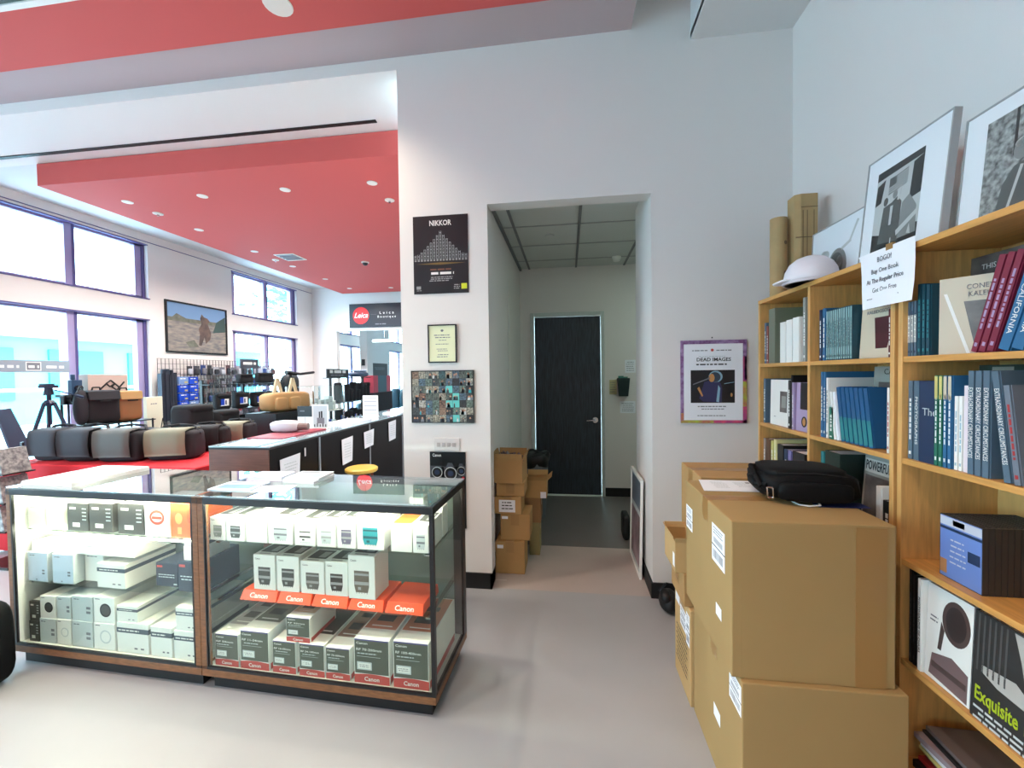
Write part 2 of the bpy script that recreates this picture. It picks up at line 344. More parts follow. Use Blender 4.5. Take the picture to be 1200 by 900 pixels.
for i in range(4): MB().box(-.14, .14, -.14+i*.075, -.10+i*.075, -.012, -.004).build('slat', mat('vent_slat', (120, 125, 135), .5), t)
t = thing('ceiling_speaker', 'small dark ringed camera dome in the far red ceiling', 'dome camera', (-3.255, 6.47, 3.31))
MB().lathe([(.06, 0), (.06, -.015), (.045, -.02)], 16).build('ring', RIM, t); MB().lathe([(.045, -.02), (.035, -.05), (.01, -.06)], 16).build('dome', BLKM, t)
t = thing('ceiling_diffuser', 'white linear slot diffuser in front red ceiling at top left', 'vent', (-2.9, 1.97, 3.59))
MB().box(-2.1, .75, -.08, -.045, -.012, 0).box(-2.1, .75, .045, .08, -.012, 0).box(-2.1, .75, -.012, .012, -.012, 0).box(.72, .75, -.08, .08, -.012, 0).build('frame', WHITE, t)
MB().box(-2.1, .72, -.045, .045, -.003, -.0005).build('slot', mat('slot_grey', (90, 110, 105), .6), t)

# ================================================================== DISPLAY CASES
CA = math.radians(-2.3); CO = Vector((-2.831, 1.741, 0))
def CL(x, d, z=0): return CO+Vector((math.cos(CA)*x-math.sin(CA)*d, math.sin(CA)*x+math.cos(CA)*d, z))
TUBE = mat('lamp_tube', (255, 250, 226), .5, emit=LAMP_E)
DECK = mat('case_deck', (206, 206, 200), .4)
CD = .46
def case(x0, x1, right):
    t = thing('display_case', ('right glass display case with open glass end beside the posters wall' if right else 'left glass display case full of white boxes'), 'display case', CL(x0, 0, 0), CA)
    w = x1-x0
    MB().box(.03, w-.03, .035, CD-.03, 0, .07).build('plinth', BLK, t)
    MB().box(0, w, 0, CD, .07, .103).build('base_board', CASEW, t, bevel=.002)
    MB().box(.01, w-.01, .012, CD-.01, .103, .106).build('deck', DECK, t)
    MB().box(0, w, 0, .012, .1032, .116).build('bottom_trim', BLKM, t)
    f = MB().box(0, w, 0, .018, .872, .903).box(0, w, CD-.018, CD, .872, .903).box(0, .018, .018, CD-.018, .872, .903).box(w-.018, w, .018, CD-.018, .872, .903)
    f.build('top_frame', BLKM, t, bevel=.0015)
    if right:
        MB().box(w-.018, w, 0, .018, .116, .872).build('post', BLKM, t)
        MB().box(w-.018, w, .018, CD, .103, .114).box(w-.05, w, CD-.045, CD, .114, .872).build('rear_post', mat('dark_brown_post', (44, 34, 34), .4), t)
        MB().box(0, .028, 0, .03, .103, .905).build('wood_post', CASEW, t)
        MB().box(.028, .034, 0, .012, .116, .872).build('bead', BLKM, t)
        MB().box(w-.010, w-.005, .018, CD-.045, .114, .872).build('end_pane', GLASSC, t)
    else:
        MB().box(0, .026, 0, CD, .103, .905).build('end_panel', CASEW, t, bevel=.002); MB().box(.0262, .029, .014, CD-.02, .107, .87).build('lining', WHITE, t); MB().cyl((.06, .05, .672), (w-.06, .05, .672), .005, n=8).build('shelf_lamp', mat('shelf_lamp', (255, 250, 226), .5, emit=LAMP_E*.7), t)
        MB().box(w-.03, w, 0, .03, .103, .905).build('wood_post', CASEW, t, bevel=.002)
        MB().box(.026, .036, 0, .012, .116, .872).build('bead', BLKM, t); MB().box(w-.038, w-.03, 0, .012, .116, .872).build('bead', BLKM, t)
        MB().box(w-.008, w-.003, .03, CD, .114, .872).build('partition', GLASSC, t)
    MB().box(.035, w-.02, .004, .009, .116, .872).build('front_pane', GLASSC, t)
    for a, b in ((.03, w/2+.02), (w/2-.02, w-.05)):
        MB().box(a, b, CD-.012-(.008 if a < .1 else 0), CD-.008-(.008 if a < .1 else 0), .114, .872).build('sliding_door', mat('case_back_door', (134, 146, 140), .3), t)
    MB().box(0, w, 0, CD, .9035, .911).build('top_pane', GLASST, t, bevel=.001)
    MB().box(.04, w-.025, .045, .33, .682, .688).build('glass_shelf', GLASSC, t)
    MB().box(.04, w-.025, .040, .38, .409, .415).build('glass_shelf', GLASSC, t)
    for z in (.676, .403):
        for xx in (.045, w-.06): MB().box(xx, xx+.02, .05, CD-.02, z, z+.0058).build('shelf_bracket', CHROME, t)
    MB().box(.05, w-.05, .02, .050, .884, .900).build('lamp_housing', WHITE, t)
    MB().cyl((.06, .035, .874), (w-.06, .035, .874), .009, n=10).build('lamp_tube', TUBE, t)
    return t
CX = 1.135
case(0, CX-.001, False); case(CX+.001, 2.275, True)

DARKG = mat('box_olive_grey', (84, 88, 78), .5); REDB = mat('box_red_band', (196, 74, 68), .5); ORG = mat('box_orange', (250, 106, 34), .5)
ORR = mat('riser_orange', (240, 84, 44), .35); CHAR = mat('box_charcoal', (66, 66, 64), .5); NAVY = mat('box_navy', (38, 44, 62), .5)
SALM = mat('box_salmon', (196, 128, 104), .6); LILAC = mat('lilac_strip', (92, 82, 150), .5); LGREY = mat('box_light_grey', (196, 204, 206), .55)
OFFW = mat('box_off_white', (232, 234, 226), .5); TEAL = mat('teal_print', (40, 150, 160), .5); SILV = mat('silver_print', (160, 160, 160), .4)
GRNW = mat('box_green_white', (216, 226, 206), .5); BROWNP = mat('brown_print', (96, 78, 66), .5)
def dbox(label, x0, x1, z0, z1, style, d0=.05, dep=.16, grp=None, text=None, sub=None):
    grp = grp or ('boxes on the %s of the %s case' % ('top shelf' if z0 > .68 else 'middle shelf' if z0 > .4 else 'bottom deck', 'left' if x1 < 1.12 else 'right'))
    w = x1-x0-.002; h = z1-z0; name = 'lens_box' if style in ('lens', 'tele') else 'product_box'
    t = thing(name, label, 'box', CL((x0+x1)/2, d0, z0), CA, grp)
    base = {'lens': WHITE, 'tele': WHITE, 'char': CHAR, 'navy': NAVY, 'orange': ORG, 'flash': WHITE, 'grey': LGREY, 'band': WHITE, 'plain': WHITE, 'green': GRNW, 'darkbox': CHAR, 'otop': WHITE, 'oval': WHITE, 'panel': LGREY}[style]
    top_ = t; t = MB().box(-w/2, w/2, 0, dep, 0, h).build('carton', base, t, bevel=.0012)
    f = Flat((-w/2, -.0001, 0), (1, 0, 0), (0, 0, 1)); tp = Flat((-w/2, 0, h), (1, 0, 0), (0, 1, 0))
    if style == 'lens':
        body, ring = sub if sub else (CHAR, SILV)
        cx = w*.5; y0 = h*.15; hh = h*(.50); a = w*.28
        f.poly([(cx-a*.8, y0), (cx+a*.8, y0), (cx+a, y0+hh*.3), (cx+a, y0+hh), (cx-a, y0+hh), (cx-a, y0+hh*.3)], body)
        f.up().rect(cx-a*.95, y0+hh*.35, cx+a*.95, y0+hh*.5, ring).rect(cx-a*.95, y0+hh*.78, cx+a*.95, y0+hh*.88, ring).rect(cx-a*.5, y0+hh*.12, cx-a*.1, y0+hh*.25, ring)
        for q in range(-2, 3): f.rect(cx+q*a*.35-.001, y0-h*.03, cx+q*a*.35+.001, y0, GREYP)
        f.build('lens_picture', t)
        txt('Canon', h*.07, INK, (-w*.30, -.0006, h*.88), parent=t, width=w*.22)
        tp.rect(w*.1, dep*.25, w*.9, dep*.95, CHAR).up().rect(w*.2, dep*.08, w*.7, dep*.16, SILV).rect(w*.5, dep*.35, w*.8, dep*.8, SILV); tp.build('top_print', t)
    elif style == 'tele':
        f.rect(w*.02, h*.22, w*.98, h*.985, DARKG).up().rect(w*.02, h*.965, w*.98, h*.99, LILAC).rect(w*.08, h*.30, w*.50, h*.48, LGREY).up().rect(w*.11, h*.325, w*.47, h*.455, WHITE).bars(w*.13, w*.45, h*.40, 2, h*.04, GREYP, h*.018)
        f.rect(w*.08, h*.60, w*.75, h*.606, LGREY)
        f.k = 1; n = 10
        f.poly([(0, 0), (w, 0)]+[(w*(1-i/n), h*.185+h*.03*math.sin(PI*i/n)) for i in range(n+1)], REDB); f.build('front_print', t)
        txt('Canon', h*.13, WHITE, (0, -.0012, h*.10), parent=t, width=w*.42, bold=.01)
        txt('Canon', h*.07, WHITE, (-w*.27, -.0012, h*.90), parent=t, width=w*.32, bold=.01)
        txt(text, h*.075, WHITE, (-w*.44, -.0012, h*.76), parent=t, align='LEFT', width=w*.72, bold=.005)
        f2 = Flat((-w/2, -.0008, 0), (1, 0, 0), (0, 0, 1)); f2.bars(w*.08, w*.66, h*.66, 1, .1, LGREY, h*.022); f2.build('small_print', t)
        tp.rect(w*.04, dep*.22, w*.96, dep*.98, sub or BROWNP).up().rect(w*.2, dep*.27, w*.8, dep*.29, WHITE).rect(w*.22, dep*.38, w*.72, dep*.52, CHAR).rect(w*.3, dep*.66, w*.75, dep*.76, CHAR); tp.build('top_print', t)
        sd = Flat((w/2, .01, 0), (0, 1, 0), (0, 0, 1)); sd.rect(.0, 0, dep-.02, h*.16, REDB); sd.build('side_print', t)
    elif style in ('char', 'darkbox'):
        f.rect(w*.12, h*.78, w*.42, h*.86, WHITE).rect(w*.25, h*.15, w*.6, h*.3, WHITE)
        for q in range(4): f.rect(w*.72, h*(.4+q*.13), w*.92, h*(.44+q*.13), LGREY)
        f.build('front_print', t); tp.rect(w*.03, dep*.05, w*.97, dep*.95, WHITE); tp.build('top_print', t)
    elif style == 'navy':
        f.bars(w*.08, w*.85, h*.48, 2, h*.1, LGREY, h*.035); f.rect(w*.05, h*.80, w*.3, h*.88, REDB).rect(w*.8, h*.08, w*.95, h*.14, LGREY); f.build('front_print', t)
    elif style == 'orange':
        f.ell(w*.3, h*.55, w*.13, h*.16, mat('pale_orange', (255, 170, 90), .5)).rect(w*.25, h*.1, w*.4, h*.3, mat('pale_orange', ())).ell(w*.7, h*.65, w*.1, h*.22, mat('deep_orange', (220, 90, 20), .5)); f.build('front_print', t)
    elif style == 'flash':
        f.ell(w*.56, h*.5, min(w, h)*.27, min(w, h)*.27, sub or INK, 24).up().ell(w*.56, h*.5, min(w, h)*.21, min(w, h)*.21, CHAR if not sub else WHITE, 24).rect(w*.08, h*.9, w*.3, h*.93, GREYP); f.build('front_print', t)
    elif style == 'panel':
        f.rect(w*.02, h*.02, w*.98, h*.98, mat('pale_blue_print', (190, 204, 220), .5)).up().bars(w*.1, w*.4, h*.88, 1, .1, GREYP, h*.03).rect(w*.72, h*.26, w*.85, h*.32, GREYP).rect(w*.72, h*.36, w*.85, h*.42, GREYP).rect(w*.4, h*.05, w*.47, h*.09, GREYP); f.build('front_print', t)
    elif style == 'grey':
        f.rect(w*.7, h*.32, w*.9, h*.42, GREYP).rect(w*.7, h*.5, w*.9, h*.6, GREYP).bars(w*.08, w*.4, h*.86, 1, .1, GREYP, h*.04); f.build('front_print', t)
        if sub: pass
    elif style == 'band':
        f.rect(0, h*.66, w, h*.82, sub or mat('band_slate', (74, 84, 98), .5)).up().bars(w*.05, w*.8, h*.72, 1, .1, WHITE, h*.04).rect(w*.55, h*.14, w*.65, h*.19, GREYP).rect(w*.75, h*.14, w*.85, h*.19, GREYP); f.build('front_print', t)
        sd = Flat((w/2, 0, 0), (0, 1, 0), (0, 0, 1)); sd.rect(0, h*.66, dep, h*.82, mat('band_slate', ())); sd.build('side_print', t)
    elif style == 'plain' or style == 'green':
        f.bars(w*.1, w*.7, h*.85, 1, .1, GREYP, h*.03); f.build('front_print', t)
    elif style == 'otop':
        tp.rect(w*.05, .004, w*.95, dep*.9, ORG); tp.build('top_print', t)
    elif style == 'oval':
        n = 24; f.ell(w*.5, h*.55, w*.3, h*.22, mat('oval_red', (236, 90, 66), .5), n).up().ell(w*.5, h*.55, w*.22, h*.14, WHITE, n).up().rect(w*.3, h*.5, w*.7, h*.58, mat('oval_red', ())); f.build('front_print', t)
    return top_
# right case, top shelf
ZU = .6885; ZM = .4155; ZB = .1065
G = None
for x0, x1, h, st, lab, sub, d0 in (
    (1.150, 1.232, .108, 'lens', 'white lens box with grey lens, leftmost on top shelf of right case', (mat('lens_grey', (120, 128, 122), .5), SILV), .05),
    (1.238, 1.335, .110, 'lens', 'white lens box with dark lens, second from left on top shelf', (CHAR, SILV), .05),
    (1.343, 1.455, .122, 'plain', 'white lens box with thin black stripe, third from left on top shelf', None, .05),
    (1.460, 1.585, .122, 'lens', 'white lens box with faint pale lens, fourth on top shelf', (LGREY, GREYP), .05),
    (1.595, 1.700, .110, 'lens', 'small white lens box with broken dark print, middle of top shelf', (WHITE, CHAR), .05),
    (1.706, 1.800, .120, 'lens', 'narrow white lens box with pale silver lens right of middle on top shelf', (LGREY, SILV), .05),
    (1.806, 1.896, .128, 'lens', 'narrow white lens box with purple-grey lens beside the teal one', (mat('lens_mauve', (104, 96, 120), .5), SILV), .05),
    (1.902, 2.030, .150, 'lens', 'white lens box with teal lens picture on top shelf', (TEAL, mat('teal_dark', (20, 80, 92), .5)), .05),
    (2.062, 2.160, .122, 'otop', 'white box with orange top on top shelf at right', None, .05),
    (2.163, 2.235, .122, 'lens', 'white and black lens box at the right end of top shelf', (LGREY, GREYP), .05)):
    dbox(lab, x0, x1, ZU, ZU+h, st, d0, .17, sub=sub)
dbox('white carton standing behind at the right rear of top shelf', 2.18, 2.235, ZU, ZU+.14, 'plain', .235, .07)
t = thing('product_box', 'small pale green box lying high at the right rear under the glass top', 'box', CL(2.09, .27, ZU+.001), CA)
MB().box(-.035, .035, 0, .06, 0, .17).build('carton', GRNW, t, bevel=.001)
# orange risers and lens boxes on the middle shelf
rx = [(1.300, 1.492), (1.495, 1.668), (1.671, 1.848), (1.851, 2.020), (2.026, 2.205)]
rn = ['leftmost', 'second from left', 'middle', 'fourth, under the tallest box', 'rightmost, empty']
for (a, b), n in zip(rx, rn):
    t = thing('display_riser', 'orange display riser lettered in white, %s in row' % n, 'riser', CL((a+b)/2, .048, ZM), CA, 'orange risers on the middle shelf')
    w = b-a-.003
    MB().hexa([(-w/2, 0, 0), (w/2, 0, 0), (w/2, .2, 0), (-w/2, .2, 0)], [(-w/2+.004, .022, .040), (w/2-.004, .022, .040), (w/2-.004, .2, .040), (-w/2+.004, .2, .040)]).build('block', ORR, t, bevel=.002)
    n_ = Vector((0, -.04, .022)).normalized(); Yv = Vector((0, .022, .040)).normalized()
    txt('Canon', .030, WHITE, Vector((0, .0105, .019))+Vector((0, -.0016, .0008)), (1, 0, 0), Yv, t, bold=.012, width=w*.50)
ZR = ZM+.0405
for x0, x1, h, lab, sub, d0 in (
    (1.355, 1.470, .165, 'tall white lens box with slim black lens on the leftmost orange riser', (CHAR, SILV), .075),
    (1.478, 1.594, .165, 'white lens box with broad black lens on second riser', (CHAR, SILV), .075),
    (1.602, 1.722, .150, 'white lens box with squat grey lens on third riser', (mat('lens_smoke', (96, 92, 88), .5), SILV), .075),
    (1.727, 1.838, .155, 'white lens box with squat black lens between third and fourth risers', (mat('lens_umber', (62, 50, 46), .5), SILV), .075),
    (1.845, 1.975, .195, 'tallest white lens box with tall bronze lens on fourth riser', (mat('lens_bronze', (110, 98, 88), .5), SILV), .068)):
    dbox(lab, x0, x1, ZR, ZR+h, 'lens', d0, .13, sub=sub)
# bottom deck, long lens boxes
for x0, x1, h, tx, lab, sub, d0, z0 in (
    (1.178, 1.305, .150, 'RF 50mm', 'olive fronted lens box at far left of bottom deck in right case', SILV, .030, ZB),
    (1.315, 1.465, .178, 'RF 11-24mm', 'wide olive fronted lens box second from left on bottom deck', mat('grey_lens_top', (112, 112, 104), .5), .030, ZB),
    (1.483, 1.602, .146, 'RF 16-35mm', 'small olive fronted lens box third from left on bottom deck', CHAR, .030, ZB),
    (1.618, 1.745, .146, 'RF 24-105mm', 'olive fronted lens box under the stacked one', CHAR, .030, ZB),
    (1.750, 1.868, .142, 'RF 70-300mm', 'narrow olive fronted lens box with three dark cutouts on top', mat('taupe_top', (150, 118, 104), .6), .030, ZB),
    (1.888, 2.055, .196, 'RF 70-200mm', 'large olive fronted lens box lettered 70-200mm', SALM, .030, ZB),
    (2.072, 2.235, .202, 'RF 100-400mm', 'large olive fronted lens box lettered 100-400mm at right end', SALM, .030, ZB)):
    dbox(lab, x0, x1, z0, z0+h, 'tele', d0, .36, text=tx, sub=sub)
dbox('small olive fronted lens box stacked on top of two others', 1.552, 1.672, ZB+.1465, ZB+.1465+.112, 'tele', .035, .20, text='RF 35mm', sub=mat('paper_strip', (214, 190, 160), .6))
# left case, top shelf
for x0, x1, h, st, lab in (
    (.055, .165, .125, 'green', 'pale cream box leftmost on top shelf of left case'),
    (.175, .285, .125, 'green', 'pale cream box second from left on top shelf of left case'),
    (.310, .440, .140, 'char', 'charcoal box with white icons, third on top shelf of left case'),
    (.448, .590, .145, 'char', 'charcoal box with white icons in the middle of top shelf'),
    (.622, .775, .150, 'char', 'charcoal box with white icons left of the red oval box'),
    (.780, .925, .165, 'oval', 'white box with red oval mark on top shelf of left case'),
    (.930, 1.085, .165, 'orange', 'bright orange box at right end of top shelf in left case')):
    dbox(lab, x0, x1, ZU, ZU+h, st, .05, .2)
# left case, middle shelf
for x0, x1, z0, h, st, lab, d0, dep in (
    (.050, .180, ZM, .150, 'panel', 'big pale blue fronted white box leftmost on middle shelf', .045, .30),
    (.210, .345, ZM, .150, 'panel', 'pale green fronted white box second on middle shelf', .045, .30),
    (.350, .470, ZM, .148, 'plain', 'overexposed white box between the pale box and banded box', .09, .27),
    (.490, .660, ZM, .120, 'band', 'white box with black band on middle shelf of left case', .045, .26),
    (.775, .905, ZM, .118, 'navy', 'navy box left of two on middle shelf', .10, .20),
    (.940, 1.078, ZM, .150, 'navy', 'navy box at right end of middle shelf under a white box', .07, .22)):
    dbox(lab, x0, x1, z0, z0+h, st, d0, dep)
dbox('small white box with dark band on top of the right navy box', .965, 1.07, ZM+.1505, ZM+.255, 'band', .08, .16)
dbox('long flat white box lying across the tops on middle shelf', .055, .70, ZM+.1505, ZM+.200, 'plain', .06, .27)
# left case, bottom deck
rowb = [(.060, .125, .105, 'darkbox', 'dark grey box at bottom left corner of left case'), (.130, .235, .125, 'grey', 'white box with grey marks leftmost of the bottom row'), (.240, .330, .130, 'flash', 'white box with faint ring in bottom row'),
        (.336, .465, .130, 'grey', 'white box with grey marks in the middle of bottom row'), (.472, .600, .132, 'flash', 'white box with faint circle under the black circle box'),
        (.612, .800, .150, 'band', 'large white box with slate band in bottom row'), (.812, .935, .145, 'band', 'large white box with slate band beside right post'), (.945, 1.085, .138, 'band', 'white slate-banded box at right end of bottom row')]
for x0, x1, h, st, lab in rowb:
    dbox(lab, x0, x1, ZB, ZB+h, st, .035, .30, sub=(LGREY if st == 'flash' else None))
rowt = [(.062, .128, .1055, .10, 'darkbox', 'dark grey box stacked at left end of bottom deck'), (.132, .232, .1255, .115, 'flash', 'white box with black circle, left of the two on bottom deck'), (.240, .330, .1305, .115, 'grey', 'white box stacked beside the left black circle box'),
        (.336, .465, .1305, .125, 'grey', 'white box stacked left of the right black circle box'), (.472, .600, .1325, .130, 'flash', 'white box with black circle, right of the two on bottom deck'),
        (.612, .735, .1505, .080, 'band', 'flat white banded box on top of the large slate banded box'), (.955, 1.080, .1385, .110, 'band', 'white slate-banded box stacked at right end of bottom deck')]
for x0, x1, z, h, st, lab in rowt:
    dbox(lab, x0, x1, ZB+z, ZB+z+h, st, .038, .28)

# on top of the cases
def slab(name, label, cat, x0, x1, d0, d1, z0, z1, m, rot=0, cover=None, page=True, grp=None):
    t = thing(name, label, cat, CL((x0+x1)/2, (d0+d1)/2, z0), CA+rot, grp); w = (x1-x0)/2; h = (d1-d0)/2; H = z1-z0
    if page:
        MB().box(-w+.003, w-.003, -h+.003, h-.003, H*.1, H*.9).build('pages', PAPER, t)
        MB().box(-w, w, -h, h, 0, H*.1).box(-w, w, -h, h, H*.9, H).box(-w, -w+.003, -h, h, H*.1, H*.9).build('cover', m, t)
    else: MB().box(-w, w, -h, h, 0, H).build('board', m, t, bevel=.001)
    if cover: f = Flat((-w, -h, H), (1, 0, 0), (0, 1, 0)); f.rect(w*.2, h*.3, w*1.8, h*1.2, cover).rect(w*.2, h*1.5, w*1.3, h*1.7, GREYP); f.build('cover_print', t)
    return t
ZT = .9115
for i in range(3): slab('mat_board', ['bottom', 'middle', 'top'][i]+' white board of the pile on the left end of the case', 'board', .03+.004*i, .36, .04, .42, ZT+i*.0075, ZT+i*.0075+.007, WHITE, 0, None, False, 'white boards piled on the case')
slab('brochure', 'pale blue brochure on the glass above the wood post', 'brochure', 1.10, 1.32, .09, .24, ZT, ZT+.006, mat('pale_blue_cover', (196, 214, 236), .4), .05, mat('blue_cover', (80, 130, 190), .4))
slab('book', 'purple edged white book lying left of the pile on the case', 'book', 1.15, 1.345, .27, .40, ZT, ZT+.022, mat('pale_lilac_cover', (214, 208, 230), .4), .1)
slab('book', 'white book at the bottom of the pile at the back of the case', 'book', 1.37, 1.56, .26, .42, ZT, ZT+.012, PAPER, -.08)
slab('book', 'pale grey book on top of the pile at the back of the case', 'book', 1.375, 1.56, .27, .42, ZT+.0125, ZT+.024, mat('pale_grey_cover', (206, 222, 230), .4), .06, mat('sky_cover', (150, 200, 220), .4))
slab('leaflet', 'folded white leaflet on glass in front of the book pile', 'leaflet', 1.33, 1.50, .10, .20, ZT, ZT+.003, PAPER, .2, None, False)

# ================================================================== PICTURES ON THE WALL FACING THE CAMERA
def wallthing(name, label, cat, x0, x1, z0, z1, th=.004, y=YA, group=None):
    t = thing(name, label, cat, ((x0+x1)/2, y-.001, z0), 0, group)
    return t, (x1-x0), (z1-z0), th
def FW(w, th, z=0): return Flat((-w/2, -th-.0002, z), (1, 0, 0), (0, 0, 1))
# dark lens poster
t, w, h, th = wallthing('poster', 'black lens poster headed NIKKOR with white pyramid of lenses', 'poster', -1.033, -.652, 2.002, 2.525)
BLKP = mat('poster_black', (32, 31, 36), .35); GOLD = mat('poster_gold', (120, 96, 50), .4); YEL = mat('poster_yellow', (206, 214, 40), .5)
MB().box(-w/2, w/2, -th, 0, 0, h).build('sheet', BLKP, t)
f = FW(w, th); random.seed(5)
for i in range(17):
    x = w*(.04+.92*i/16); hh = h*(.06+.30*max(0, 1-abs(i-8)/7.5)**1.3)
    f.rect(x-.0065, h*.44, x-.0045, h*.44+hh, LGREY).rect(x+.0045, h*.44, x+.0065, h*.44+hh, LGREY)
    for q in range(int(hh/.022)+1): f.rect(x-.0065, h*.44+q*.022, x+.0065, h*.44+q*.022+.0022, LGREY if (q+i) % 3 else SILV)
    f.rect(x-.007, h*.42, x+.007, h*.435, SILV)
f.poly([(w*.05, h*.385), (w*.5, h*.37), (w*.95, h*.385), (w*.5, h*.40)], GOLD)
f.bars(w*.28, w*.74, h*.30, 1, .1, mat('poster_rust', (120, 78, 60), .5), .010).bars(w*.28, w*.74, h*.245, 1, .1, WHITE, .016).bars(w*.28, w*.72, h*.205, 3, .012, SILV, .006)
f.rect(w*.87, h*.05, w*.97, h*.12, YEL).bars(w*.73, w*.85, h*.10, 3, .012, SILV, .006).rect(w*.05, h*.06, w*.13, h*.10, SILV).bars(w*.05, w*.15, h*.04, 1, .1, SILV, .004)
f.build('poster_print', t)
txt('NIKKOR', .050, WHITE, (0, -th-.0015, h*.90), parent=t, bold=.02, width=w*.40)
# certificate
t, w, h, th = wallthing('framed_certificate', 'small cream certificate in thin black frame between the poster and collage', 'picture frame', -.938, -.739, 1.534, 1.792, .018)
MB().box(-w/2, w/2, -th, 0, 0, .008).box(-w/2, w/2, -th, 0, h-.008, h).box(-w/2, -w/2+.008, -th, 0, .008, h-.008).box(w/2-.008, w/2, -th, 0, .008, h-.008).build('frame', BLKM, t)
MB().box(-w/2+.008, w/2-.008, -.012, 0, .008, h-.008).build('certificate', mat('cream_paper', (226, 228, 190), .6), t)
f = FW(w, .012); f.ell(w*.5, h*.84, .010, .008, GREYP).bars(w*.2, w*.8, h*.71, 2, .016, GREYP, .006).bars(w*.35, w*.65, h*.58, 1, .1, GREYP, .004).bars(w*.25, w*.75, h*.48, 1, .1, GREYP, .004).bars(w*.3, w*.72, h*.35, 2, .012, GREYP, .004).bars(w*.3, w*.72, h*.2, 2, .014, GREYP, .005); f.build('print', t)
# collage
t, w, h, th = wallthing('photo_collage', 'black framed collage of many small colour snapshots', 'picture frame', -1.062, -.625, 1.126, 1.482, .016)
MB().box(-w/2, w/2, -th, 0, 0, .005).box(-w/2, w/2, -th, 0, h-.005, h).box(-w/2, -w/2+.005, -th, 0, .005, h-.005).box(w/2-.005, w/2, -th, 0, .005, h-.005).build('frame', BLKM, t)
MB().box(-w/2+.005, w/2-.005, -.012, 0, .005, h-.005).build('backing', BLKP, t)
random.seed(11); nx, ny = 9, 7; cw = (w-.012)/nx; ch = (h-.012)/ny
pal = [(150, 150, 140), (96, 104, 96), (70, 72, 74), (176, 168, 150), (128, 96, 80), (60, 92, 96), (110, 130, 120), (40, 40, 46), (190, 186, 176), (150, 120, 100), (88, 110, 128)]
sk = mat('snap_skin', (190, 140, 112), .6); tq = mat('snap_turquoise', (96, 190, 184), .6)
for i in range(nx):
    for j in range(ny):
        f = Flat((-w/2+.006+i*cw, -.0122, .006+j*ch), (1, 0, 0), (0, 0, 1)); c = random.choice(pal)
        m = mat('snapshot_%d' % pal.index(c), c, .5, noise=.75, nscale=90, col2=tuple(int(v*.3) for v in c))
        if (i, j) in ((5, 2), (6, 2), (5, 4), (6, 0), (6, 3)): m = tq
        f.rect(.0008, .0008, cw-.0008, ch-.0008, m).up()
        for q in range(random.choice((0, 0, 1, 1, 2, 3))):
            x = random.uniform(.2, .8)*cw; r = random.uniform(.10, .26)*ch; y = random.uniform(.45, .6)*ch
            f.poly([(x-r, .001), (x+r, .001), (x+r*.7, y-r*.3), (x-r*.7, y-r*.3)], random.choice([BLKP, LGREY, CHAR, TEAL, NAVY, GREYP])).ell(x, y, r*.6, r*.75, sk, 10)
        f.build('snapshot', t)
# switch panel
t, w, h, th = wallthing('wall_panel', 'pale switch panel above the tall black camera sign', 'panel', -.909, -.731, .937, 1.022, .006)
MB().box(-w/2, w/2, -th, 0, 0, h).build('plate', mat('plate_white', (212, 208, 206), .5), t, bevel=.002)
for i in range(4): MB().box(-w*.38+i*w*.2, -w*.26+i*w*.2, -th-.005, -th, h*.3, h*.62).build('switch', mat('switch_grey', (176, 170, 168), .5), t)
# black camera sign
t, w, h, th = wallthing('wall_sign', 'tall black camera sign lettered in white behind the display case', 'sign', -.941, -.692, .406, .928, .008)
MB().box(-w/2, w/2, -th, 0, 0, h).build('board', BLKM, t)
txt('Canon', .028, WHITE, (-w*.30, -th-.0012, h*.955), parent=t, bold=.01, width=w*.24)
f = FW(w, th)
for cx, cy, r in ((.20, .74, .050), (.58, .73, .058), (.88, .76, .04)):
    f.k = 1; X = cx*w; Y = cy*h
    f.poly([(X-r*1.2, Y-r), (min(X+r*1.2, w-.002), Y-r), (min(X+r*1.2, w-.002), Y+r*.7), (X+r*.4, Y+r*.75), (X+r*.2, Y+r*1.15), (X-r*.3, Y+r*1.15), (X-r*.5, Y+r*.7), (X-r*1.2, Y+r*.6)] if X-r*1.2 > 0 else [(0, Y-r), (X+r, Y-r), (X+r, Y+r*.8), (0, Y+r*.8)], mat('camera_print_grey', (70, 74, 82), .4))
    f.up().ell(X, Y-.1*r, min(r*.75, w-X-.002), r*.75, LGREY).up().ell(X, Y-.1*r, min(r*.66, w-X-.003), r*.66, BLKM).up().ell(X, Y-.1*r, r*.35, r*.35, mat('lens_blue', (60, 70, 96), .2))
f.k = 1; f.ell(w*.93, h*.66, .010, .010, mat('sign_red', (200, 30, 36), .4)); f.build('camera_print', t)
# exhibition poster
t, w, h, th = wallthing('exhibition_poster', 'DEAD IMAGES exhibition poster with purple and green swirled border by the bookcase', 'poster', .703, 1.091, 1.130, 1.646, .014)
PUR = mat('poster_purple', (96, 44, 100), .5, noise=.6, nscale=30, col2=(176, 150, 190)); PNK = mat('poster_pink', (206, 74, 110), .5, noise=.5, nscale=24, col2=(130, 60, 130)); GRN = mat('poster_green', (160, 184, 60), .5, noise=.5, nscale=24, col2=(190, 80, 90))
MB().box(-w/2, w/2, -th, 0, 0, h).build('mount', PUR, t)
f = FW(w, th)
f.rect(w*.965, h*.52, w*.999, h, PUR).rect(w*.94, h*.5, w, h*.8, PNK).rect(w*.94, h*.2, w, h*.5, GRN).rect(w*.5, 0, w, h*.035, PNK).rect(0, 0, w*.5, h*.035, GRN).rect(w*.94, 0, w, h*.2, PNK).rect(0, h*.04, w*.04, h*.12, GRN)
f.up().rect(w*.045, h*.035, w*.94, h*.955, PAPER).up()
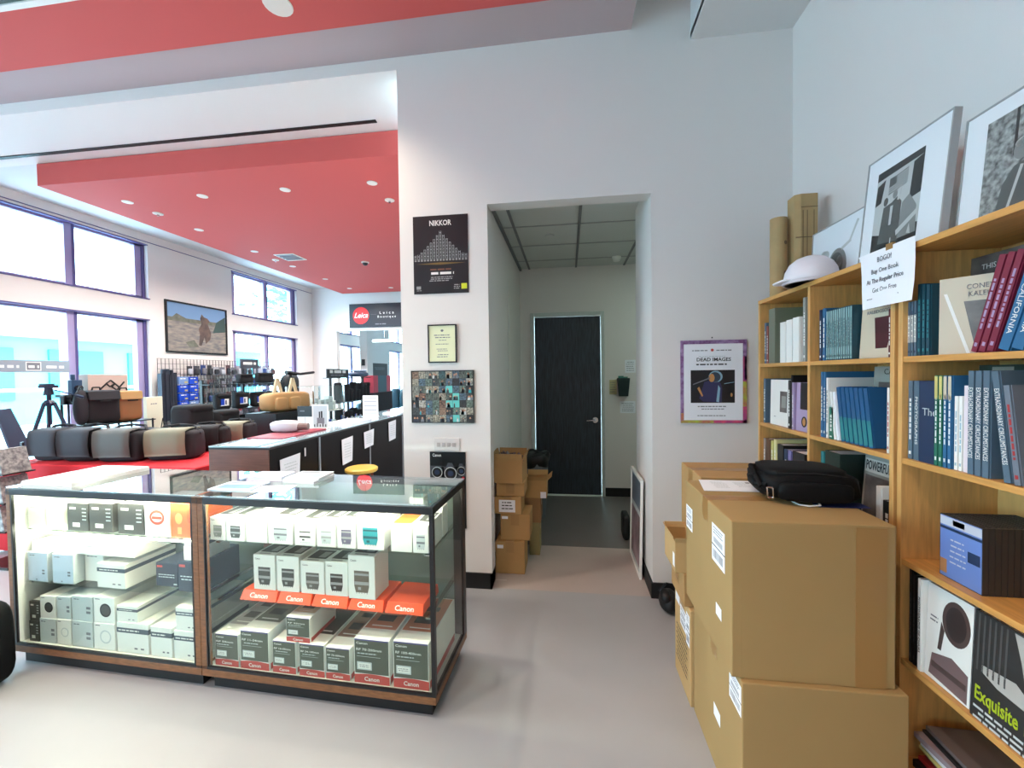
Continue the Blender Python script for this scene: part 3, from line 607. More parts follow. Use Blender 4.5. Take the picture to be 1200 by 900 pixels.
f.bars(w*.16, w*.44, h*.87, 1, .1, GREYP, .006).bars(w*.52, w*.8, h*.87, 1, .1, GREYP, .006).ell(w*.48, h*.88, .009, .009, REDB, 12).bars(w*.25, w*.75, h*.80, 1, .1, LGREY, .004).bars(w*.2, w*.78, h*.70, 1, .1, INK, .008)
f.rect(w*.15, h*.245, w*.82, h*.64, BLKP).bars(w*.24, w*.74, h*.195, 1, .1, GREYP, .006).bars(w*.3, w*.68, h*.165, 1, .1, GREYP, .005).bars(w*.22, w*.76, h*.085, 1, .1, GREYP, .005)
f.up()
SK = mat('print_skin', (196, 140, 84), .6); SH = mat('print_shirt', (54, 52, 92), .6); HB = mat('print_halo', (140, 180, 200), .6); HR = mat('print_hair', (60, 70, 84), .6)
f.ell(w*.53, h*.56, w*.105, h*.070, HB); f.poly([(w*.28, h*.30), (w*.34, h*.26), (w*.62, h*.25), (w*.63, h*.42), (w*.60, h*.49), (w*.50, h*.52), (w*.36, h*.50)], SH)
f.up().ell(w*.52, h*.555, w*.085, h*.06, HR).up().ell(w*.47, h*.545, w*.045, h*.05, SK).poly([(w*.25, h*.42), (w*.28, h*.44), (w*.34, h*.33), (w*.32, h*.32)], SK).poly([(w*.54, h*.26), (w*.58, h*.25), (w*.60, h*.42), (w*.57, h*.46)], HB)
f.poly([(w*.18, h*.46), (w*.19, h*.475), (w*.42, h*.545), (w*.42, h*.53)], GREYP).ell(w*.43, h*.54, .008, .008, GREYP).poly([(w*.66, h*.47), (w*.81, h*.49), (w*.81, h*.495), (w*.66, h*.478)], HB).ell(w*.77, h*.34, .006, .012, SK); f.build('poster_print', t)
txt('DEAD IMAGES', .030, INK, (0, -th-.0016, h*.765), parent=t, bold=.02, width=w*.52)
MB().cyl((-.005, -.004, h+.012), (-.005, -.004, h+.02), .004, n=8).build('nail', BLKM, t)

# ================================================================== HALL
random.seed(2)
def carton(label, x0, x1, y0, y1, z0, z1, m=KRAFT, rz=0, name='carton', labels=(), tape='z', group=None, flaps=None):
    t = thing(name, label, 'box', ((x0+x1)/2, (y0+y1)/2, z0), rz, group); w = (x1-x0)/2; d_ = (y1-y0)/2; h = z1-z0
    if flaps:
        MB().box(-w, w, -d_, -d_+.004, 0, h).box(-w, w, d_-.004, d_, 0, h).box(-w, -w+.004, -d_+.004, d_-.004, 0, h).box(w-.004, w, -d_+.004, d_-.004, 0, h).box(-w+.004, w-.004, -d_+.004, d_-.004, 0, .004).build('body', m, t)
        for (ax, s) in (('x', -1), ('x', 1), ('y', -1), ('y', 1)):
            a = flaps*random.uniform(.6, 1.2); L_ = min(w, d_)*.9; b = MB(); dx = math.sin(a)*L_; dz = math.cos(a)*L_*.5
            if ax == 'x': b.hexa([(s*w, -d_, h), (s*w+.004, -d_, h), (s*w+.004, d_, h), (s*w, d_, h)], [(s*(w+dx), -d_, h+dz), (s*(w+dx)+.004, -d_, h+dz), (s*(w+dx)+.004, d_, h+dz), (s*(w+dx), d_, h+dz)])
            else: b.hexa([(-w, s*d_, h), (w, s*d_, h), (w, s*d_+.004, h), (-w, s*d_+.004, h)], [(-w, s*(d_+dx), h+dz), (w, s*(d_+dx), h+dz), (w, s*(d_+dx)+.004, h+dz), (-w, s*(d_+dx)+.004, h+dz)])
            b.build('flap', m, t)
    else:
        bd = MB().box(-w, w, -d_, d_, 0, h).build('body', m, t, bevel=.004)
        tm = MB()
        if tape == 'y': tm.box(-.03, .03, -d_-.0006, d_+.0006, h-.08, h+.0006)
        else: tm.box(-w-.0006, w+.0006, -.03, .03, h-.08, h+.0006)
        tm.build('tape', TAPE, bd)
    for face, a, b, c, e, kind in labels:   # a,b along face; c,e height
        if face == '-y': f = Flat((-w, -d_-.0008, 0), (1, 0, 0), (0, 0, 1))
        else: f = Flat((-w-.0008, d_, 0), (0, -1, 0), (0, 0, 1))
        f.rect(a, c, b, e, PAPER).up()
        W_ = b-a; H_ = e-c
        if kind == 'ship':
            f.rect(a, c+H_*.42, b, c+H_*.45, INK); n = 14
            for q in range(n): f.rect(a+W_*(.1+.8*q/n), c+H_*.10, a+W_*(.1+.8*(q+random.uniform(.3, .7))/n), c+H_*.32, GREYP)
            for q in range(n): f.rect(a+W_*(.15+.7*q/n), c+H_*.52, a+W_*(.15+.7*(q+.5)/n), c+H_*.66, GREYP)
            f.bars(a+W_*.1, b-W_*.1, c+H_*.9, 3, H_*.07, GREYP, H_*.03)
        elif kind == 'txt': f.bars(a+W_*.12, b-W_*.12, c+H_*.75, 3, H_*.25, INK, H_*.08)
        elif kind == 'print': pass
        f.build('shipping_label', t if flaps else bd)
    return t
carton('kraft carton at the foot of the left hall stack', -.537, -.322, 2.97, 3.20, 0, .235, labels=(('-y', .015, .06, .185, .21, 'none'),), tape='y')
carton('kraft carton second from the bottom of the hall stack', -.500, -.285, 3.00, 3.24, .236, .425, labels=(('-y', .01, .055, .155, .175, 'none'),), tape='y')
carton('kraft carton with large white label in the middle of the hall stack', -.545, -.345, 3.00, 3.22, .426, .552, labels=(('-y', .035, .155, .015, .105, 'txt'),), tape='y')
carton('plain low kraft carton second from the top of the hall stack', -.532, -.324, 3.02, 3.24, .553, .652, tape='y')
carton('open kraft carton topmost of the hall stack holding crumpled plastic', -.547, -.330, 3.00, 3.24, .653, .822, m=KRAFT, rz=-.05, flaps=.15)
b = MB(); random.seed(9)
for i in range(26):
    x = random.uniform(-.08, .08); y = random.uniform(-.08, .08); r = .035; a = random.random()*6
    b.add([(x+r*math.cos(a), y+r*math.sin(a), random.uniform(0, .06)), (x-r*math.sin(a), y+r*math.cos(a), random.uniform(.02, .08)), (x-r*math.cos(a), y-r*math.sin(a), random.uniform(0, .06)), (x+r*math.sin(a), y-r*math.cos(a), random.uniform(.02, .08))], [(0, 1, 2), (0, 2, 3)])
tag(b.build('packing_plastic', mat('dark_plastic', (120, 108, 112), .25), loc=(-.435, 3.12, .79)), 'crumpled grey plastic in the topmost hall carton', 'plastic')
carton('tall narrow tan carton standing on the floor behind the hall stack', -.318, -.235, 3.30, 3.50, 0, .26, m=mat('kraft_green', (150, 136, 92), .8))
carton('brown carton standing above the narrow tan carton in the hall', -.355, -.225, 3.30, 3.52, .261, .46, m=KRAFT2)
carton('open carton on top of the rear hall stack', -.345, -.175, 3.30, 3.50, .461, .60, m=KRAFT, flaps=.5, labels=(('-y', .12, .165, .0, .05, 'none'),))
carton('dim brown carton at the back of the hall stack against wall', -.50, -.37, 3.45, 3.70, 0, .66, m=KRAFT2)
t = thing('trash_bin', 'tall grey trash bin with black bag by the hall door', 'trash bin', (-.34, 4.2, 0))
MB().lathe([(.10, 0), (.105, .01), (.135, .56), (.135, .58)], 24).build('body', mat('bin_grey', (98, 104, 110), .5), t, smooth=False)
b = MB(); n = 28
prof = [(.137, .53), (.150, .57), (.155, .62), (.13, .66), (.10, .63), (.09, .55)]
vs = [((r+.010*math.sin(5*a+z*20))*math.cos(a), (r+.010*math.cos(7*a))*math.sin(a), z+.012*math.sin(4*a)) for r, z in prof for a in [2*PI*i/n for i in range(n)]]
b.add(vs, [(j*n+i, j*n+(i+1) % n, (j+1)*n+(i+1) % n, (j+1)*n+i) for j in range(len(prof)-1) for i in range(n)])
b.build('bin_bag', mat('bin_bag_black', (12, 12, 14), .3), t, smooth=True)
# wall pocket with papers right of the door
t = thing('wall_pocket', 'dark green pocket of papers on the wall right of the door', 'wall pocket', (.635, 4.985, 1.18))
MB().hexa([(-.05, -.07, 0), (.05, -.07, 0), (.05, 0, 0), (-.05, 0, 0)], [(-.067, -.10, .21), (.067, -.10, .21), (.067, 0, .21), (-.067, 0, .21)]).build('pocket', mat('dark_green_plastic', (22, 44, 46), .4), t)
MB().box(-.06, .0, -.06, -.055, .2, .235).box(.0, .05, -.04, -.036, .2, .225).build('papers', mat('teal_paper', (60, 120, 110), .6), t)
for n_, x0, x1, z0, z1, m in (('yellow and pink note pinned left of the dark green pocket', .48, .565, 1.20, 1.37, mat('note_yellow', (206, 196, 150), .7)), ('faint white paper above the green pocket', .66, .78, 1.45, 1.60, PAPER), ('faint white paper below the green pocket', .60, .775, .98, 1.12, PAPER)):
    tt = thing('wall_note', n_, 'note', ((x0+x1)/2, 4.988, z0)); w = (x1-x0)/2
    MB().box(-w, w, -.0015, .0, 0, z1-z0).build('sheet', m, tt); f = Flat((-w, -.002, 0), (1, 0, 0), (0, 0, 1)); f.bars(w*.2, w*1.8, (z1-z0)*.8, 5, (z1-z0)*.16, GREYP, .006); f.build('print', tt)
# framed picture leaning along the right hall wall
t = thing('leaning_frame', 'tall white framed picture leaning on the right wall of the hall', 'picture frame', (.50, 2.98, 0), 0)
def lean(p): return (p[0]*.0+.0, p[1], p[2])
L0 = Vector((.0, 0, 0)); Xv = Vector((0, .46, 0)); Zv = Vector((.014, 0, .70)); Nv = Vector((-.012, 0, 0))
def slabq(a0, a1, b0, b1, k0, k1):
    P = lambda a, b, k: L0+Xv*a+Zv*b+Nv*k
    return [P(a0, b0, k0), P(a0, b0, k1), P(a1, b0, k1), P(a1, b0, k0)], [P(a0, b1, k0), P(a0, b1, k1), P(a1, b1, k1), P(a1, b1, k0)]
fm = MB()
for q in ((0, 1, 0, .03), (0, 1, .97, 1), (0, .04, .03, .97), (.96, 1, .03, .97)): fm.hexa(*slabq(*q, 0, 1.4))
fm.build('frame', WHITE, t); MB().hexa(*slabq(.04, .96, .03, .97, 0, .9)).build('backing', LGREY, t)
MB().hexa(*slabq(.10, .90, .66, .95, .91, .95)).build('upper_print', mat('slate_print', (96, 108, 122), .4), t)
MB().hexa(*slabq(.10, .90, .08, .60, .91, .95)).build('lower_print', mat('mauve_print', (170, 150, 158), .5, noise=.5, nscale=6, col2=(80, 60, 62)), t)
t = thing('black_case', 'small black item on the floor behind the leaning frame', 'case', (.49, 3.75, 0)); MB().soft((0, 0, .11), (.03, .10, .11), .4).build('body', BLK, t)
t = thing('black_bag', 'black bag on the floor between the wall corner and cartons', 'bag', (.60, 2.62, 0)); MB().soft((0, 0, .06), (.065, .10, .06), .9, taper=.25).soft((-.03, -.03, .10), (.03, .05, .035), .8).build('body', BLK, t, smooth=True); MB().tube([(-.06, 0, .11), (-.02, 0, .16), (.05, 0, .15), (.07, 0, .10)], .008).build('strap', BLKM, t)

# ================================================================== BIG CARTONS BESIDE THE BOOKCASES
BIGK = mat('big_kraft', (164, 134, 86), .82, noise=.07, nscale=3, bump=.12, bscale=35)
t = carton('big kraft carton at the bottom front with white label near its top edge', .523, .985, 1.345, 1.845, 0, .490, BIGK, labels=(('-x', .40, .495, .375, .472, 'ship'), ('-x', .25, .315, .19, .235, 'none')), tape='z')
t = carton('big kraft carton on top at the front carrying the black camera bag', .500, .962, 1.365, 1.870, .4915, .985, BIGK, labels=(('-x', .33, .45, .30, .43, 'ship'), ('-x', .01, .095, .30, .395, 'ship'), ('-x', .368, .42, .125, .165, 'none')), tape='z')
b = Flat((-.231, -.253, 0), (1, 0, 0), (0, 0, 1))
MB().box(-.20, .20, -.2532, -.2524, .0, .486).build('pasted_panel', BIGK, t); MB().box(.120, .205, -.2538, -.2530, 0, .486).build('side_tape', TAPE, t)
carton('kraft carton behind the top one with slip of paper on its side', .566, 1.02, 1.885, 2.20, .5655, .995, KRAFT, labels=(('-x', .18, .29, .28, .38, 'txt'),), tape='z')
t = carton('pale kraft carton on the floor covered in printed text and white labels', .512, .99, 1.855, 2.115, 0, .42, mat('pale_kraft', (190, 158, 108), .8, noise=.06), labels=(('-x', .10, .20, .28, .37, 'ship'), ('-x', .20, .25, .25, .39, 'ship'), ('-x', .02, .09, .35, .39, 'none')))
f = Flat((-.239-.0008, .13, 0), (0, -1, 0), (0, 0, 1)); random.seed(4); f.bars(.03, .22, .24, 8, .022, INK, .006); f.build('printed_text', t)
carton('open pale carton showing brown inside, stacked at the left', .462, .560, 1.90, 2.10, .5655, .70, mat('pale_kraft', ()), flaps=.2, labels=(('-x', .16, .19, .02, .08, 'none'),))
carton('plain kraft carton squeezed under the open pale carton', .495, .99, 1.89, 2.11, .4205, .564, KRAFT)
# papers and camera bag on top
t = thing('paper_sheets', 'printed sheet lying on the top carton left of the black bag', 'paper', (.672, 1.765, 1.0012), 0)
t.location = (.672, 1.77, .9862)
t2 = MB()
t2.hexa([(-.15, -.07, 0), (.10, -.07, 0), (.14, .09, 0.0), (-.12, .10, .0)], [(-.15, -.07, .002), (.10, -.07, .002), (.14, .09, .002), (-.12, .10, .002)]).build('sheet', PAPER, t)
f = Flat((-.15, -.07, .0022), (1, 0, 0), (0, 1, 0)); f.bars(.06, .12, .13, 7, .014, LGREY, .003).bars(.15, .22, .13, 6, .014, LGREY, .003).rect(.20, .12, .215, .135, INK); f.build('print', t)
NYL = mat('black_nylon', (8, 9, 12), .6, spec=.2, bump=.3, bscale=300)
t = thing('camera_bag', 'black padded camera bag lying on the top carton', 'bag', (.845, 1.66, .988), -.10)
MB().soft((0, 0, .058), (.155, .125, .052), .42, 28, 14, sag=.012).build('body', NYL, t, smooth=True)
MB().soft((-.01, -.015, .098), (.13, .10, .022), .5, 24, 10).build('lid', NYL, t, smooth=True)
MB().soft((0, -.118, .045), (.115, .022, .034), .45, 20, 10).build('front_pocket', NYL, t, smooth=True)
MB().soft((.145, .0, .045), (.025, .075, .036), .45, 16, 10).build('side_pocket', NYL, t, smooth=True)
MB().tube([(-.13, -.10, .03), (-.155, -.09, .05), (-.16, -.04, .08), (-.155, .03, .10), (-.13, .07, .09)], .009, 8).tube([(-.14, -.10, .06), (-.165, -.05, .05), (-.16, .02, .06), (-.14, .09, .05)], .008, 8).build('shoulder_strap', NYL, t)
MB().tube([(-.145, -.115, .055), (-.130, -.124, .055), (-.128, -.124, .020), (-.143, -.116, .018), (-.145, -.115, .055)], .0028, 6).build('metal_ring', CHROME, t)
MB().tube([(-.12, -.125, .108), (.0, -.13, .112), (.12, -.12, .10)], .002, 6).build('zipper', BLKM, t)
t = thing('leaflet', 'blue and white leaflet poking out under the black camera bag', 'leaflet', (.90, 1.585, .9862)); t.location.z = .9862
MB().hexa([(-.06, -.055, 0), (.10, -.055, 0), (.10, .0, 0), (-.06, .0, 0)], [(-.06, -.055, .0015), (.10, -.055, .0015), (.10, .0, .0015), (-.06, .0, .0015)]).build('sheet', mat('leaflet_blue', (40, 50, 110), .5), t)
MB().tube([(-.12, -.005, .003), (-.115, -.045, .003), (-.09, -.058, .003), (-.055, -.055, .006), (-.05, -.035, .008)], .0028, 6).build('white_cord', WHITE, t)

# ================================================================== BOOKCASES
XF = 1.05; XBK = 1.325
LV = [(.085, .105), (.184, .202), (.506, .524), (.828, .846), (1.150, 1.168), (1.472, 1.490)]
def bookcase(label, y0, y1):
    t = thing('bookcase', label, 'bookcase', (XF, (y0+y1)/2, 0)); h = (y1-y0)/2; D = XBK-XF
    for s in (-1, 1): MB().box(0, D, s*h, s*(h-.018), 0, 1.817).build('side_panel', WOOD, t, bevel=.001)
    MB().box(.001, D, -.009, .009, .085, 1.817).build('divider', WOOD, t, bevel=.001)
    MB().box(-.001, D, -h, h, 1.8175, 1.837).build('top_board', WOODH, t, bevel=.001)
    MB().box(D-.006, D, -h+.018, h-.018, .05, 1.817).build('back_panel', mat('oak_back', (220, 172, 104), .6, noise=.12, nscale=6, stretch=(14, 14, 1.2)), t)
    MB().box(.03, .045, -h+.018, h-.018, 0, .085).build('kick_board', WOOD, t)
    for a, b in LV:
        if a == .085: continue
        for s in ((-h+.0182, -.0092), (.0092, h-.0182)): MB().box(.002, D-.007, s[0], s[1], a, b).build('shelf', WOODH, t, bevel=.001)
    return t
bookcase('oak bookcase farther from camera, next to the wall with the posters', 1.5075, 2.4835)
bookcase('oak bookcase nearest the camera at right edge', .5155, 1.4925)
# ---- books.  spine faces -x.  y runs away from the camera
def book(label, y0, y1, z0, h, m, dep=.20, x=1.065, grp=None, spine=None, lean_=0, sm=WHITE, cat='book', sw=None, top=None, name='book', flip=False, band=None, ss=None):
    """upright book occupying y0..y1 at its foot; lean_ shifts the top toward the camera (negative y) in metres"""
    t = thing(name, label, cat, (x, (y0+y1)/2, z0+.0006), 0, grp); w = (y1-y0)/2-.0004
    if lean_: t.rotation_euler = (math.atan2(lean_, h), 0, 0); t.location.z += abs(w*math.sin(math.atan2(lean_, h)))
    k = min(.002, w*.3)
    MB().box(.0045, dep-.003, -w+k, w-k, .003, h-.003).build('pages', PAPER, t)
    kk = min(.0018, w*.22); cv = MB().box(.004, dep, -w, -w+k, 0, h).box(.004, dep, w-k, w, 0, h).box(0, .004, -w+kk, w-kk, 0, h).build('cover', m, t)
    if band: f = Flat((-.0002, w, 0), (0, -1, 0), (0, 0, 1)); f.rect(kk+.0002, h*band[0], 2*w-kk-.0002, h*band[1], band[2]); f.build('spine_band', cv)
    if spine: txt(spine, ss or w*1.25, sm, (-.0012, 0, h*.5), (0, 0, -1), (0, -1, 0), cv, width=(sw or .6)*h)
    elif sm is not None and w > .004:
        f = Flat((-.0002, w, 0), (0, -1, 0), (0, 0, 1)); z = h*.25
        while z < h*.75: q = random.uniform(.006, .02); f.rect(w*.7, z, w*1.3, z+q, sm); z += q+.004
        f.rect(w*.6, h*.06, w*1.4, h*.1, sm); f.build('spine_print', cv)
    return t
def facing(label, y0, y1, z0, h, m, x=1.12, thk=.02, draw=None, lean_=.03, name='book', cat='book', grp=None):
    """book standing with its front cover toward -x, leaning back toward the wall"""
    t = thing(name, label, cat, (x, (y0+y1)/2, z0+.0006), 0, grp, rot=(0, math.atan2(lean_, h), 0)); w = (y1-y0)/2
    MB().box(.0015, thk-.0015, -w+.003, w-.003, .002, h-.002).build('pages', PAPER, t)
    t.location.z += thk*math.sin(math.atan2(lean_, h))
    cv = MB().box(0, .0015, -w, w, 0, h).box(thk-.0015, thk, -w, w, 0, h).box(.0015, thk-.0015, w-.0015, w, 0, h).build('cover', m, t)
    if draw: f = Flat((-.0002, w, 0), (0, -1, 0), (0, 0, 1)); draw(f, 2*w, h, cv); f.build('cover_print', cv)
    return t
def ftxt(t, s, size, m, w, u, v, width=None, bold=.0, align='CENTER'):   # text on a facing cover, u from its left edge
    return txt(s, size, m, (-.0016, w/2-u, v), (0, -1, 0), (0, 0, 1), t, align=align, width=width, bold=bold)
M_ = lambda n, c, **k: mat(n, c, .45, **k)
TEALB = M_('book_teal', (44, 128, 134)); NAVB = M_('book_navy', (34, 52, 84)); SLB = M_('book_slate', (84, 106, 124)); MAR = M_('book_maroon', (126, 38, 62)); BEI = M_('book_beige', (206, 194, 172)); BKB = M_('book_black', (24, 24, 26))
BLUB = M_('book_blue', (46, 104, 148)); GRB = M_('book_green', (40, 112, 92)); YLW = M_('book_yellow', (204, 196, 120)); BRN = M_('book_brown', (96, 66, 48)); PPL = M_('book_purple', (120, 112, 164)); LIL = M_('book_lilac', (172, 154, 190)); GRYB = M_('book_grey', (150, 152, 146)); REDK = M_('book_red', (170, 50, 50)); RUST = M_('book_rust', (140, 72, 62)); DKG = M_('book_dark_green', (24, 48, 44)); LTB = M_('book_light_blue', (150, 184, 200)); PHO = mat('photo_dark', (62, 58, 60), .4, noise=.5, nscale=14, col2=(120, 112, 108)); PHB = mat('photo_burgundy', (84, 28, 38), .4, noise=.4, nscale=14)
Z1, Z2, Z3, Z4, Z5 = 1.490, 1.168, .846, .524, .202
random.seed(21)
# far bay, top shelf
book('dull blue book at far left of the top shelf', 2.425, 2.445, Z1, .22, SLB, grp=None)
book('rust red thin book at far left of the top shelf', 2.400, 2.422, Z1, .20, RUST)
book('tall grey green book beside the rust red one on the top shelf', 2.325, 2.396, Z1, .285, M_('book_sage', (112, 118, 102)), sm=None)
for i in range(3): book('white magazine file with a yellow green card, %s of three on far top shelf' % ['left', 'middle', 'right'][i], 2.085+.06*(2-i), 2.142+.06*(2-i), Z1, .20+.004*i, WHITE, .19, 1.058, 'white files on the far top shelf', sm=None)
t = thing('index_card', 'yellow green card standing above the white files', 'card', (1.20, 2.25, Z1)); MB().box(0, .002, -.055, .055, 0, .285).build('card', M_('card_lime', (170, 190, 90)), t)
book('grey and white ring bound tall book at right end of the far top shelf', 2.045, 2.07, Z1, .29, GRYB, sm=WHITE)
# far bay, second shelf
book('black spine at left end of the far second shelf', 2.43, 2.455, Z2, .24, SLB)
facing('white book with small dark photo facing out on the far second shelf', 2.20, 2.40, Z2, .235, WHITE, 1.075, .03, lambda f, w, h, t: f.rect(w*.5, h*.3, w*.85, h*.75, PHO).up().rect(w*.58, h*.4, w*.8, h*.65, GRYB).rect(w*.2, h*.18, w*.3, h*.19, GREYP), .004)
book('dark grey book right of the white facing book', 2.175, 2.198, Z2, .235, CHAR)
book('lilac spined book left of the purple portrait book', 2.140, 2.155, Z2, .225, LIL, x=1.062)
def portrait(f, w, h, t):
    f.rect(w*.3, h*.45, w*1, h*1, BKB).up().ell(w*.62, h*.2, w*.2, h*.11, BKB, 24).up().ell(w*.62, h*.2, w*.11, h*.08, SK, 16)
facing('purple book with round portrait at the right end of far second shelf', 2.025, 2.135, Z2, .225, LIL, 1.07, .02, portrait, .004)
book('black tall book behind the purple portrait book', 2.158, 2.172, Z2, .26, BKB, sm=None)
# far bay, third shelf
for i, (y0, y1, h, m, lab) in enumerate(((2.43, 2.455, .235, M_('book_plastic', (150, 130, 122)), 'pale brown wrapped book at left end above the camera bag carton'), (2.375, 2.425, .24, BRN, 'dark brown book at the left on the far third shelf'), (2.345, 2.370, .235, YLW, 'dull yellow spine, left of two on the far third shelf'), (2.312, 2.340, .245, M_('book_pale_yellow', (222, 218, 160)), 'pale yellow spine, right of two on the far third shelf'), (2.24, 2.30, .23, BKB, 'black book right of the pale yellow spine'), (2.20, 2.235, .215, NAVB, 'navy book in the far third shelf'), (2.165, 2.197, .215, PPL, 'dull purple book in the far third shelf'), (2.05, 2.155, .22, BKB, 'thick black book with ring mark right on the far third shelf'))):
    book(lab, y0, y1, Z3, h, m, sm=None if m in (BKB, BRN) else WHITE)
# near bay of far bookcase, top shelf
book('dark blue spine at left end of the second bay top shelf', 1.925, 1.945, Z1, .215, NAVB); book('blue spine beside the dark blue one on the second bay top shelf', 1.900, 1.922, Z1, .218, BLUB)
for i in range(12): book('thin pale teal striped book, one of a dozen in the second bay top shelf', 1.735+.0134*i, 1.7480+.0134*i, Z1, .205, M_('book_deep_teal', (22, 66, 82)), .2, 1.065, 'dozen thin pale teal books', sm=NAVB if i % 2 else TEALB, band=(.02, .98, M_('book_pale_teal', (140, 176, 180))))
def wcover(f, w, h, t): ftxt(t, 'W', .04, NAVB, w, w*.55, h*.78)
facing('tall purple blue book standing behind the thin teal ones', 1.66, 1.79, Z1, .285, PPL, 1.17, .02, wcover, .02)
def coney(f, w, h, t):
    f.poly([(w*.40, h*.70), (w*.97, h*.70), (w*.80, h*.16), (w*.48, h*.16)], PHB); ftxt(t, 'CONEY ISLAND', .020, GREYP, w, w*.52, h*.90, w*.8); ftxt(t, 'KALEIDOSCOPE', .018, GREYP, w, w*.55, h*.80, w*.75)
facing('beige book with dark red photo facing out, left of the paper notice', 1.560, 1.728, Z1, .205, BEI, 1.085, .022, coney, .012)
book('dark red book at right end of the second bay top shelf', 1.540, 1.552, Z1, .16, M_('book_dark_red', (92, 28, 40)), lean_=0, x=1.062); book('rust orange spine at right end of the second bay top shelf', 1.527, 1.539, Z1, .165, RUST, x=1.062)
# second shelf
for i in range(2): book('blue book with white dotted spine, %s of two at left of the second bay' % ['left', 'right'][i], 1.915-.018*i, 1.932-.018*i, Z2, .275, BLUB, sm=WHITE)
book('thin white book right of the dotted blue spines', 1.880, 1.894, Z2, .25, WHITE, sm=GREYP); book('dark green short book behind, left part of the second bay', 1.845, 1.876, Z2, .13, GRB)
book('narrow white book, left of two before the teal series', 1.825, 1.842, Z2, .195, WHITE, sm=None, lean_=-.03); book('narrow white book, right of two before the teal series', 1.808, 1.823, Z2, .195, PAPER, sm=None, lean_=-.03)
def cali(f, w, h, t): ftxt(t, 'CALIFORNIA', .030, CHAR, w, w*.55, h*.93, w*.7); f.rect(w*.1, h*.1, w*.9, h*.8, PHO)
facing('grey book titled CALIFORNIA standing at the back of the second bay', 1.535, 1.80, Z2, .292, GRYB, 1.175, .025, cali, .01)
TG = mat('book_teal_navy', (30, 84, 130), .4)
for i in range(7): book('blue over teal leaning book, one of seven in the second bay', 1.618+.0255*i, 1.6425+.0255*i, Z2, .215, TG, .10, 1.065, 'leaning blue and teal series', lean_=-.035, band=(.03, .45, TEALB), sm=None)
book('white thin book leaning at right end of the second bay', 1.548, 1.560, Z2, .22, WHITE, sm=REDK); book('red spine at right end of the second bay shelf', 1.533, 1.546, Z2, .235, REDK)
# third shelf
book('teal spine at left end above the black camera bag', 1.905, 1.93, Z3, .26, TEALB, sm=None); book('dark green album behind the black camera bag', 1.80, 1.90, Z3, .27, DKG, sm=None)
def days(f, w, h, t): f.rect(w*.02, h*.74, w*.98, h*.92, M_('cover_pale', (206, 206, 200))).rect(w*.05, h*.05, w*.95, h*.7, PHO); ftxt(t, 'POWERFUL DAYS', .05, INK, w, w*.5, h*.83, w*.90, .01)
facing('book titled POWERFUL DAYS facing out behind the camera bag', 1.575, 1.79, Z3, .285, GRYB, 1.13, .02, days, .02)
facing('wide dark green book lying behind, above the title POWERFUL DAYS', 1.53, 1.795, Z3, .292, DKG, 1.20, .02, None, .01)
book('white book standing right of the POWERFUL DAYS cover', 1.575, 1.60, Z3, .20, WHITE, x=1.06, sm=None, dep=.06); book('black book at the right end beside the bookcase side', 1.53, 1.568, Z3, .16, BKB, x=1.06, dep=.06)
# near bookcase, top shelf
for i in range(4): book('blue and white striped spine, one of four at left of near top shelf', 1.442+.0068*0+.0115*i, 1.4530+.0115*i-.0002, Z1, .17, SLB, .09, 1.065, 'blue and white striped spines', band=(.25, .75, WHITE), sm=NAVB)
for i in range(3): book('dark teal spine with gold bands, one of three on the near top shelf', 1.394+.0155*i, 1.4088+.0155*i, Z1, .21+.004*i, M_('book_deep_teal', (22, 66, 82)), .09, 1.065, 'dark teal spines near top shelf', sm=TEALB)
def land(f, w, h, t): ftxt(t, 'THIS LAND IS YOUR LAND', .022, WHITE, w, w*.5, h*.88, w*.78); f.bars(w*.2, w*.85, h*.82, 1, .1, GREYP, .004)
facing('dark grey book titled THIS LAND IS YOUR LAND at the back', 1.14, 1.47, Z1, .295, PHO, 1.225, .02, land, .01)
def coney2(f, w, h, t):
    ftxt(t, 'CONEY ISLAND', .020, GREYP, w, w*.62, h*.86, w*.62); ftxt(t, 'KALEIDOSCOPE', .020, GREYP, w, w*.64, h*.765, w*.62)
    f.poly([(w*.28, h*.68), (w*.98, h*.68), (w*.98, h*.04), (w*.42, h*.04)], PHO).poly([(w*.05, h*.80), (w*.09, h*.80), (w*.36, h*.01), (w*.32, h*.01)], WHITE)
q_ = facing('beige book with grey photo facing out on the near top shelf', 1.2335, 1.4105, Z1, .220, BEI, 1.1425, .018, coney2, .004); q_.rotation_euler = (0, q_.rotation_euler[1], .708)
for i in range(3): book('maroon book leaning, %s of three on the near top shelf' % ['nearest', 'middle', 'farthest'][i], 1.195+.021*i, 1.2145+.021*i, Z1, .245, MAR, .10, 1.055, None, lean_=.075, sm=LIL)
for i in range(2): book('blue book titled in white leaning right of the maroon ones, %s one' % ['near', 'far'][i], 1.125+.032*i, 1.154+.032*i, Z1, .20, BLUB, .14, 1.055, None, spine='CALIFORNIA', lean_=.065)
book('silver grey book behind the maroon ones', 1.05, 1.072, Z1, .26, GRYB, x=1.09)
